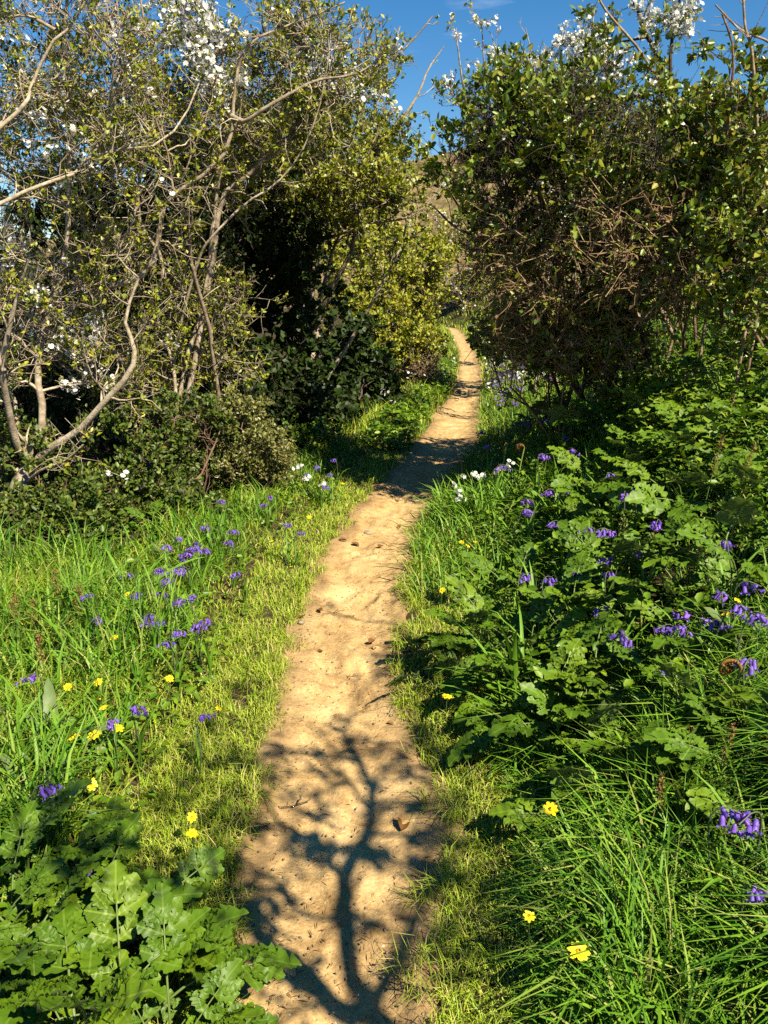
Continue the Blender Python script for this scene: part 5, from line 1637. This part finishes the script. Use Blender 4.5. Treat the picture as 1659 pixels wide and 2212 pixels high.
fiddlehead(1580, 1425, 0.34, 0.035, 'curled brown fern fiddlehead near the right edge', 1.2, 0.007)
fiddlehead(1120, 958, 0.40, 0.03, 'small fern fiddlehead standing on the shaded bank, right one', 1.0, 0.005)
fiddlehead(1085, 950, 0.40, 0.03, 'small fern fiddlehead standing on the shaded bank, left one', 1.0, 0.005)


def frond(x, y, h, L, label, az):
    p = hit(x, y, h)
    g = np.array([p[0], p[1], float(H(p[0], p[1]))])
    root = empty('fern_frond', g, label, 'fern', 'fern fronds')
    d = np.array([math.cos(az), math.sin(az), 0])
    P = resample(np.array([[0, 0, 0], [0.02, 0, h * 0.7], [0, 0, h]]) + 0, 8)
    tip = [np.array([0, 0, h]) + d * L * s + np.array([0, 0, 0.12 * s - 0.35 * L * s * s]) for s in np.linspace(0, 1, 10)]
    R = np.vstack([P[:-1], np.array(tip)])
    V, F = tubes(R[None], np.linspace(0.004, 0.0012, len(R))[None], 4)
    link('stalk', mk_mesh('stalk', V, F, M['stem'], True), root)
    pos, fw = [], []
    for s in np.linspace(0.03, 1, 26):
        c = np.array([np.interp(s, np.linspace(0, 1, 10), np.array(tip)[:, k]) for k in range(3)])
        for sd in (-1, 1):
            sdv = np.array([-d[1], d[0], 0]) * sd
            ln = 0.10 * (1 - s) ** 0.8 + 0.012
            for q in np.linspace(0.1, 1, 8):
                for e in (-1, 1):
                    pos.append(c + (sdv + d * 0.35) * ln * q); fw.append(d * e + sdv * 0.6)
    pos = np.array(pos); fw = np.array(fw)
    V, F = place(leaf_tmpl('diamond'), pos, fw, nrm(rng.normal(size=pos.shape) * 0.2 + [0, 0, 1]), np.full(len(pos), 0.017))
    link('foliage', mk_mesh('foliage', V, F, M['fern']), root, kind='stuff')


frond(1545, 628, 0.42, 0.30, 'yellow-green fern frond under the right bramble hedge', PI * 0.95)
frond(1585, 615, 0.42, 0.24, 'fern frond at the right, beside the yellow-green one', PI * 0.4)

# pink campion
for (x, y, lab) in [(1365, 702, 'pink campion flower in the dry bracken, left of the pair'), (1405, 675, 'pink campion flower in the dry bracken, right of the pair')]:
    p = hit(x, y, 0.5)
    g = np.array([p[0], p[1], float(H(p[0], p[1]))])
    root = empty('campion', g, lab, 'flower', 'pink campions')
    P = resample(np.array([[0, 0, 0], [0.02, 0, 0.3], [0, 0, 0.5]]), 7)
    V, F = tubes(P[None], np.full((1, 7), 0.002), 4)
    link('stem', mk_mesh('stem', V, F, M['stem']), root)
    V, F = place(leaf_tmpl('flower'), np.array([[0, 0, .5], [0.02, 0, .48]]), np.array([[1., 0, 0], [0, 1., 0]]), nrm(np.array([[0, -1., .8], [.2, -1., .5]])), np.array([0.022, 0.018]))
    link('flower_head', mk_mesh('flower_head', V, F, M['pink']), root)

# far drift of bluebells and white flowers on the bank
X, Y, u = scatter(rng, 900, 9.5, 30, 'r', 0.15, 1.5)
k = vnoise(X * 1.1, Y * 0.7, 91) > 0.0
X, Y = X[k], Y[k]
pos = np.stack([X, Y, H(X, Y) + rng.uniform(0.16, 0.32, len(X))], 1)
pos = np.repeat(pos, 3, 0) + rng.normal(size=(len(pos) * 3, 3)) * 0.025
V, F = place(leaf_tmpl('flower'), pos, rng.normal(size=pos.shape), nrm(rng.normal(size=pos.shape) + S_DIR), np.full(len(pos), 0.014))
link('bluebell_drift', mk_mesh('bluebell_drift', V, F, M['blue']), kind='stuff', label='hazy drift of bluebells on the far right bank', category='flowers')
X, Y, u = scatter(rng, 700, 9.5, 26, 'r', 0.05, 1.0)
X2, Y2, u2 = scatter(rng, 300, 10, 24, 'l', 0.02, 0.7)
X = np.concatenate([X, X2]); Y = np.concatenate([Y, Y2])
k = vnoise(X * 2, Y, 95) > 0.1
pos = np.stack([X[k], Y[k], H(X[k], Y[k]) + rng.uniform(0.16, 0.3, k.sum())], 1)
V, F = place(leaf_tmpl('flower'), pos, rng.normal(size=pos.shape), nrm(rng.normal(size=pos.shape) + S_DIR), np.full(len(pos), 0.022))
link('white_flower_drift', mk_mesh('white_flower_drift', V, F, M['white']), kind='stuff', label='scatter of small white flowers along the far path edges', category='flowers')

# ------------------------------------------------------------------ things lying on the path
def path_z(x, y):
    return float(H(np.array(x), np.array(y), path=True)) + 0.006


def fallen(x, y, s, label, col='fallen'):
    p = flat(x, y)
    rg = np.random.default_rng(int(x * 7 + y))
    V, F = leaf_tmpl('ovate')
    V = V.copy(); V[:, 2] += 0.25 * np.abs(V[:, 1]) + rg.normal(0, 0.04, len(V)) + 0.05
    a = rg.uniform(0, 2 * PI)
    V = V - V.mean(0)
    V[:, 2] -= V[:, 2].min()
    o = link('fallen_leaf', mk_mesh('fallen_leaf', np.concatenate([V, V - [0, 0, 0.015]]) * s, np.concatenate([F, F[:, ::-1] + len(V)]), M[col]), None, (p[0], p[1], path_z(p[0], p[1]) - 0.001),
             label=label, category='leaf', group='fallen leaves on the path')
    o.rotation_euler = (rg.normal(0, 0.2), rg.normal(0, 0.2), a)


for (x, y, s, lab) in [(803, 1380, 0.055, 'curled brown dead leaf on mid path, upper of the touching pair'), (806, 1396, 0.045, 'curled brown dead leaf on mid path, lower of the touching pair'),
                       (688, 1405, 0.045, 'flat tan dead leaf on the path, left of the curled pair'), (868, 1783, 0.07, 'large curled brown leaf on the right side of the shadowed path'),
                       (741, 1168, 0.06, 'brown leaf near the left path edge, left of the yellow leaf'), (768, 1172, 0.06, 'yellowing leaf on the path below the bend'),
                       (822, 1180, 0.06, 'golden leaf in the middle of the path below the bend'), (862, 1134, 0.05, 'tiny orange leaf on the path at the bend'), (650, 1338, 0.05, 'dark leaf at the left path edge beside the turf'),
                       (690, 1320, 0.045, 'dry leaf with a twig near the left path edge'), (842, 1560, 0.03, 'small dark leaf near the right path edge above the branched shadow')]:
    fallen(x, y, s, lab)


def path_twig(x, y, L, a, label):
    p = flat(x, y)
    rg = np.random.default_rng(int(x * 3 + y))
    n = 6
    P = np.stack([np.linspace(-L / 2, L / 2, n), rg.normal(0, L * 0.04, n), 0.004 + np.abs(rg.normal(0, 0.003, n))], 1)
    c = [P]
    if rg.random() < 0.6:
        c.append(np.stack([np.linspace(0, L * 0.25, n), np.linspace(0, L * 0.2, n), np.linspace(0.004, 0.012, n)], 1))
    V, F = tubes(np.stack(c), np.full((len(c), n), 0.0016), 5)
    o = link('twig', mk_mesh('twig', V, F, M['bark_dark'], True), None, (p[0], p[1], path_z(p[0], p[1]) + 0.004), label=label, category='twig', group='twigs on the path')
    o.rotation_euler = (0, 0, a)


for (x, y, L, a, lab) in [(640, 1735, 0.10, 0.5, 'bent dark twig at the left of the path inside the branched shadow'), (570, 1790, 0.06, -0.6, 'short twig by the left path edge in the shadow'), (720, 1322, 0.12, 0.25, 'thin twig beside the dry leaf near the left path edge'),
                          (930, 1905, 0.09, -0.4, 'thin twig at the right path edge low in the shadow'), (885, 2140, 0.10, -0.2, 'twig at the right path edge near the bottom'), (600, 1540, 0.05, 0.9, 'small twig at the left path edge above the branched shadow'),
                          (760, 1460, 0.05, 0.2, 'tiny twig on the bright middle of the path')]:
    path_twig(x, y, L, a, lab)


def stone(x, y, s, label):
    p = flat(x, y)
    rg = np.random.default_rng(int(x + y * 3))
    V, F = [], []
    nu, nv = 10, 7
    for j in range(nv):
        th = PI * j / (nv - 1)
        for i in range(nu):
            a = 2 * PI * i / nu
            V.append((math.sin(th) * math.cos(a), math.sin(th) * math.sin(a), math.cos(th)))
    V = np.array(V)
    nn = 1 + 0.35 * vnoise(V[:, 0] * 1.7 + x, V[:, 1] * 1.7 + V[:, 2] * 1.3 + y, 3)
    V = V * nn[:, None] * [1.0, 0.75, 0.5] * s
    for j in range(nv - 1):
        for i in range(nu):
            F.append((j * nu + i, j * nu + (i + 1) % nu, (j + 1) * nu + (i + 1) % nu, (j + 1) * nu + i)[::-1])
    o = link('stone', mk_mesh('stone', V, np.array(F), M['stone'], True), None, (p[0], p[1], path_z(p[0], p[1]) + 0.1 * s), label=label, category='stone', group='small stones on the path')
    o.rotation_euler = (0, 0, rg.uniform(0, 6))


for (x, y, s, lab) in [(898, 1862, 0.016, 'pinkish stone at the right path edge inside the shadow'), (918, 1905, 0.013, 'small stone just below the pinkish one'), (652, 1348, 0.02, 'grey-brown stone half buried at the left path edge'),
                       (795, 1150, 0.03, 'rounded earth-coloured stone at the left edge of the path bend'), (905, 2010, 0.010, 'little stone by the turf low on the right path edge'), (566, 1620, 0.012, 'stone at the left path edge level with the shadow top')]:
    stone(x, y, s, lab)
# loose grit, uncountable
N = 2200
Y = 1.35 * (6.5 / 1.35) ** rng.random(N)
t = rng.random(N)
X = path_l(Y) + (path_r(Y) - path_l(Y)) * (0.02 + 0.96 * t)
pos = np.stack([X, Y, H(X, Y, True) + 0.006], 1)
oct_V = np.array([[1, 0, 0], [-1, 0, 0], [0, 1, 0], [0, -1, 0], [0, 0, .6], [0, 0, -.6]], float)
oct_F = np.array([[0, 2, 4], [2, 1, 4], [1, 3, 4], [3, 0, 4], [2, 0, 5], [1, 2, 5], [3, 1, 5], [0, 3, 5]])
V, F = place((oct_V, oct_F), pos, rng.normal(size=pos.shape) * [1, 1, 0.2], nrm(rng.normal(size=pos.shape) * 0.3 + [0, 0, 1]), 0.0014 + 0.0055 * rng.random(N) ** 4)
link('gravel', mk_mesh('gravel', V, F, M['stone']), kind='stuff', label='loose pale grit scattered on the sandy path', category='gravel')
# fine plant litter on the sand
N = 1700
Y = 1.35 * (7.5 / 1.35) ** rng.random(N)
tt = rng.beta(0.6, 0.6, N)
X = path_l(Y) + (path_r(Y) - path_l(Y)) * tt
pos = np.stack([X, Y, H(X, Y, True) + 0.008], 1)
V, F = place((leaf_tmpl('diamond')[0] * [1, 0.22, 0.5], leaf_tmpl('diamond')[1]), pos, rng.normal(size=pos.shape) * [1, 1, 0.1], nrm(rng.normal(size=pos.shape) * 0.3 + [0, 0, 1]), rng.uniform(0.008, 0.03, N))
link('litter', mk_mesh('litter', V, F, M['fallen']), kind='stuff', label='bits of dry stalk and leaf littering the path', category='litter')

seen = {}
for o in SC.objects:
    if o.type == 'MESH' and o.data.name not in seen:
        seen[o.data.name] = len(o.data.loops) - 2 * len(o.data.polygons)
print('triangles', sum(seen.values()), sorted(((v, k) for k, v in seen.items()), reverse=True)[:12])
